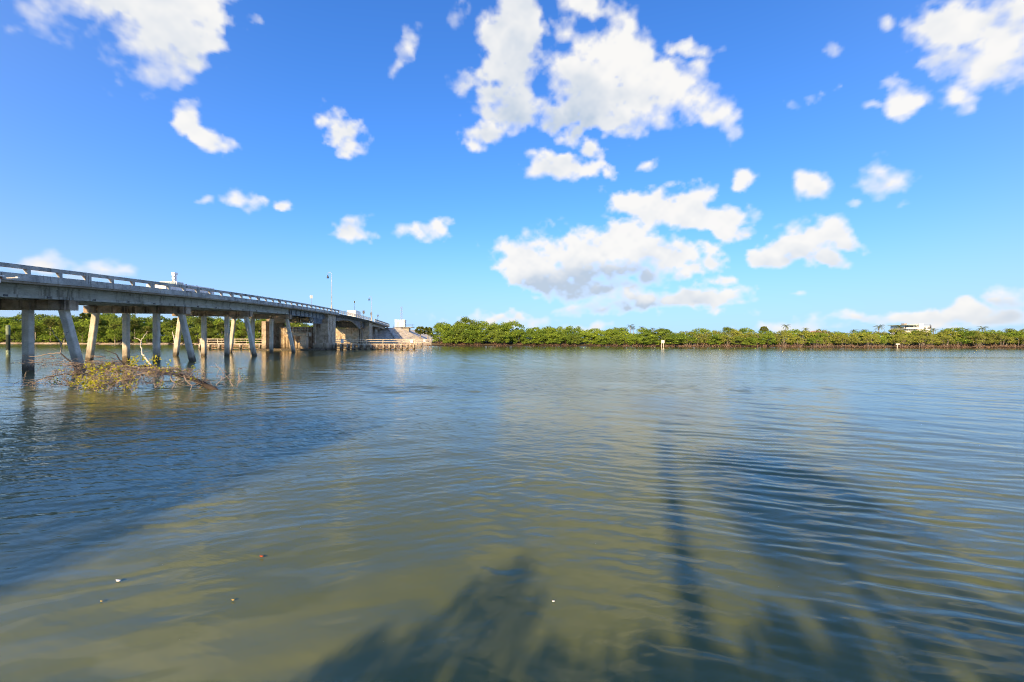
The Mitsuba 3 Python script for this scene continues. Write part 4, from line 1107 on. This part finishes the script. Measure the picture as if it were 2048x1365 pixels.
    scene[k + '__twigs'] = mikit.ply((v, f), 'bark_grey')
    labels[k + '__twigs'] = {'label': 'mass of bare grey twigs', 'kind': 'stuff'}
    # leafy sprays
    for px, py, dy, n, s in ((170, 769, -.8, 26, .24), (195, 767, -1.0, 30, .24), (183, 760, -.8, 16, .2), (203, 737, -.2, 14, .22), (220, 762, -1, 12, .2), (215, 745, -.3, 8, .25), (268, 722, .2, 12, .26), (285, 717, .3, 10, .24), (245, 736, 0, 8, .28), (300, 740, -.2, 8, .2), (255, 768, -1.2, 7, .3),
                             (335, 722, .3, 3, .25), (190, 742, -.2, 8, .22), (230, 757, -.9, 7, .25), (320, 772, -1.2, 5, .2)):
        for _ in range(max(2, int(n * .8))):
            c = W(px, py, dy) + rng.normal(size=3) * s * np.array([1.3, .8, .55])
            c[2] = max(c[2], .06)
            m = 7
            q = c + rng.normal(size=(m, 3)) * .08
            L.append(q); LN.append(rng.normal(size=(m, 3)) * .6 + np.array([-.1, -.6, .6]))
    v, f = leaves(np.vstack(L), np.vstack(LN), .12, rng, .55)
    scene[k + '__leaves'] = mikit.ply((v, f), 'leaf_yellow')
    labels[k + '__leaves'] = {'label': 'sprays of yellow green leaves', 'kind': 'stuff'}


fallen_tree()

# leaves and scraps floating near the wall
bsdf('leaf_red', (.42, .09, .03), .6)
bsdf('leaf_tan', (.45, .33, .12), .6)
for x, y, s, m, text in ((-3.07, 5.39, .03, 'leaf_red', 'red leaf floating on the olive water'), (-4.34, 4.84, .032, 'white_paint', 'white scrap floating on the water at lower left'),
                         (-4.17, 4.46, .017, 'leaf_tan', 'tan leaf floating below the white scrap'), (-2.85, 4.49, .016, 'leaf_tan', 'tan leaf floating below the red leaf'), (.43, 4.48, .014, 'white_paint', 'tiny white petal floating near the bottom middle')):
    k = lab(new('floating_leaf'), text, 'leaf')
    t = np.linspace(0, 2 * np.pi, 13)[:-1]
    a = rngu.uniform(-.5, .5)
    ex, ey = s * np.cos(t), s * .42 * np.sin(t) * (1 + .3 * np.cos(t))
    v = np.stack([x + ex * math.cos(a) - ey * math.sin(a), y + ex * math.sin(a) + ey * math.cos(a), .022 + .002 * np.cos(2 * t)], 1)
    v = np.vstack([v, v - [0, 0, .008], [[x, y, .022], [x, y, .014]]])
    f = [[j, (j + 1) % 12, 24] for j in range(12)] + [[12 + (j + 1) % 12, 12 + j, 25] for j in range(12)] + [[j, 12 + j, 12 + (j + 1) % 12] for j in range(12)] + [[j, 12 + (j + 1) % 12, (j + 1) % 12] for j in range(12)]
    scene[k] = mikit.ply((v, np.array(f)), m)

# ================================================================ the bank the photograph is taken from
mb = MB().box(-400, 400, -600, -.35, -2, .98)
mb.add('bank', 'lawn')
lab('bank', 'grass bank behind the seawall under the camera', kind='structure')
k = lab('seawall', 'concrete seawall cap along the near bank', 'seawall')
part(k, 'panel', MB().box(-400, 400, -.345, .0, -2, .86), 'rail_concrete')
part(k, 'cap', MB().box(-400, 400, -.5, .12, .862, 1.02), 'rail_concrete')


def big_palm(text, x, y, H, L, nf, seed, droop, tr=.16, e0=1.25):
    k = lab(new('coconut_palm'), text, 'palm')
    v, f = feather_crown(seed, nf, L, 18, droop, e0, .42)
    scene[k + '__crown'] = {**mikit.ply((v, f), 'leaf_palm'), 'to_world': T().translate([x, y, H])}
    t = np.linspace(0, 1, 12)
    part(k, 'trunk', MB().tube(np.stack([x + .06 * np.sin(9 * t), y + .05 * np.cos(7 * t), .9 + (H - .9) * t], 1), np.linspace(tr * 1.25, tr, 12), 10, False), 'bark_pale', True)


big_palm('tall slender coconut palm on the near bank behind the camera', -.82, -3.75, 9.0, 2.2, 48, 700, 1.2, .12)
big_palm('short coconut palm with drooping fronds on the near bank', 1.1, -3.9, 5.0, 2.5, 40, 701, 1.7, .07)
big_palm('coconut palm further along the near bank to the right', 17.0, -1.6, 9.3, 2.7, 28, 702, 1.1)
for i, (x, y, s, sz) in enumerate(((-12.9, -3.2, .9, .9), (-10.9, -5.0, .5, .80), (-17.5, -3.6, .95, .92), (-23, -4.2, 1.0, .95), (-14.8, -6.0, .9, .95), (-20, -6.8, 1.0, 1.0), (-28.5, -4.8, 1.0, 1.0))):
    k = lab(new('bank_tree'), 'dense broadleaf tree on the near bank left of the camera', 'tree', 'trees on the near bank')
    plant('tall', i, k, x, y, .2, s, sz, 60 * i)
for i, (x, y, s, sz) in enumerate(((-1.85, -1.0, .2, .46), (-2.5, -1.05, .26, .30), (-2.15, -1.3, .2, .36), (-1.2, -1.1, .17, .31), (-.5, -1.1, .17, .33), (.2, -1.1, .18, .32), (.9, -1.1, .18, .36), (1.6, -1.1, .19, .37), (2.3, -1.1, .19, .41), (3.0, -1.1, .2, .40), (3.7, -1.1, .2, .44), (4.5, -1.2, .22, .44))):
    k = lab(new('bank_shrub'), 'dense leafy shrub on the near bank beside the camera', 'shrub', 'shrubs on the near bank')
    plant('bush', i, k, x, y, .9, s, sz, 60 * i)
rngs = np.random.default_rng(9)
for i in range(13):
    x = -1.25 + .4 * i + rngs.normal() * .08
    k = lab(new('spiky_plant'), 'low spiky leaved plant along the seawall below the camera', 'plant', 'spiky plants along the seawall')
    V, F, n = [], [], 0
    for q in range(70):
        u = rngs.uniform(0, 6.28); e = rngs.uniform(.35, 1.35); ln = rngs.uniform(.5, .92)
        d = np.array([math.cos(u) * math.cos(e), math.sin(u) * math.cos(e), math.sin(e)]); s = np.cross(d, [0, 0, 1.0]); s /= np.linalg.norm(s)
        o = np.array([x, -.62, .97]); m_ = o + d * ln * .5; t_ = o + d * ln - np.array([0, 0, .05])
        V += [o - s * .02, m_ - s * .04, t_, m_ + s * .04, o + s * .02]; F += [[n, n + 1, n + 4], [n + 1, n + 3, n + 4], [n + 1, n + 2, n + 3]]; n += 5
    scene[k] = mikit.ply((np.array(V), np.array(F)), 'leaf_palm')

# added unseen house, a solid block to strengthen the tree shadow on the water
k = lab('shadow_house', 'added unseen house on the near bank that strengthens the shadow on the water', 'house')
part(k, 'wall', MB().box(-36, -14.2, -16, -7.5, .95, 7.2), 'white_paint')
part(k, 'roof', MB().hexa([(-34.6, -16.6, 7.2), (-13.7, -16.6, 7.2), (-13.7, -7.0, 7.2), (-34.6, -7.0, 7.2), (-30, -12.4, 9.6), (-17.5, -12.4, 9.6), (-17.5, -11.2, 9.6), (-30, -11.2, 9.6)]), 'terracotta')
for x in (-31, -26, -21, -16):
    for z in (2.0, 5.0):
        part(k, 'window', MB().box(x, x + 1.6, -7.5, -7.44, z, z + 1.5), 'window_dark')
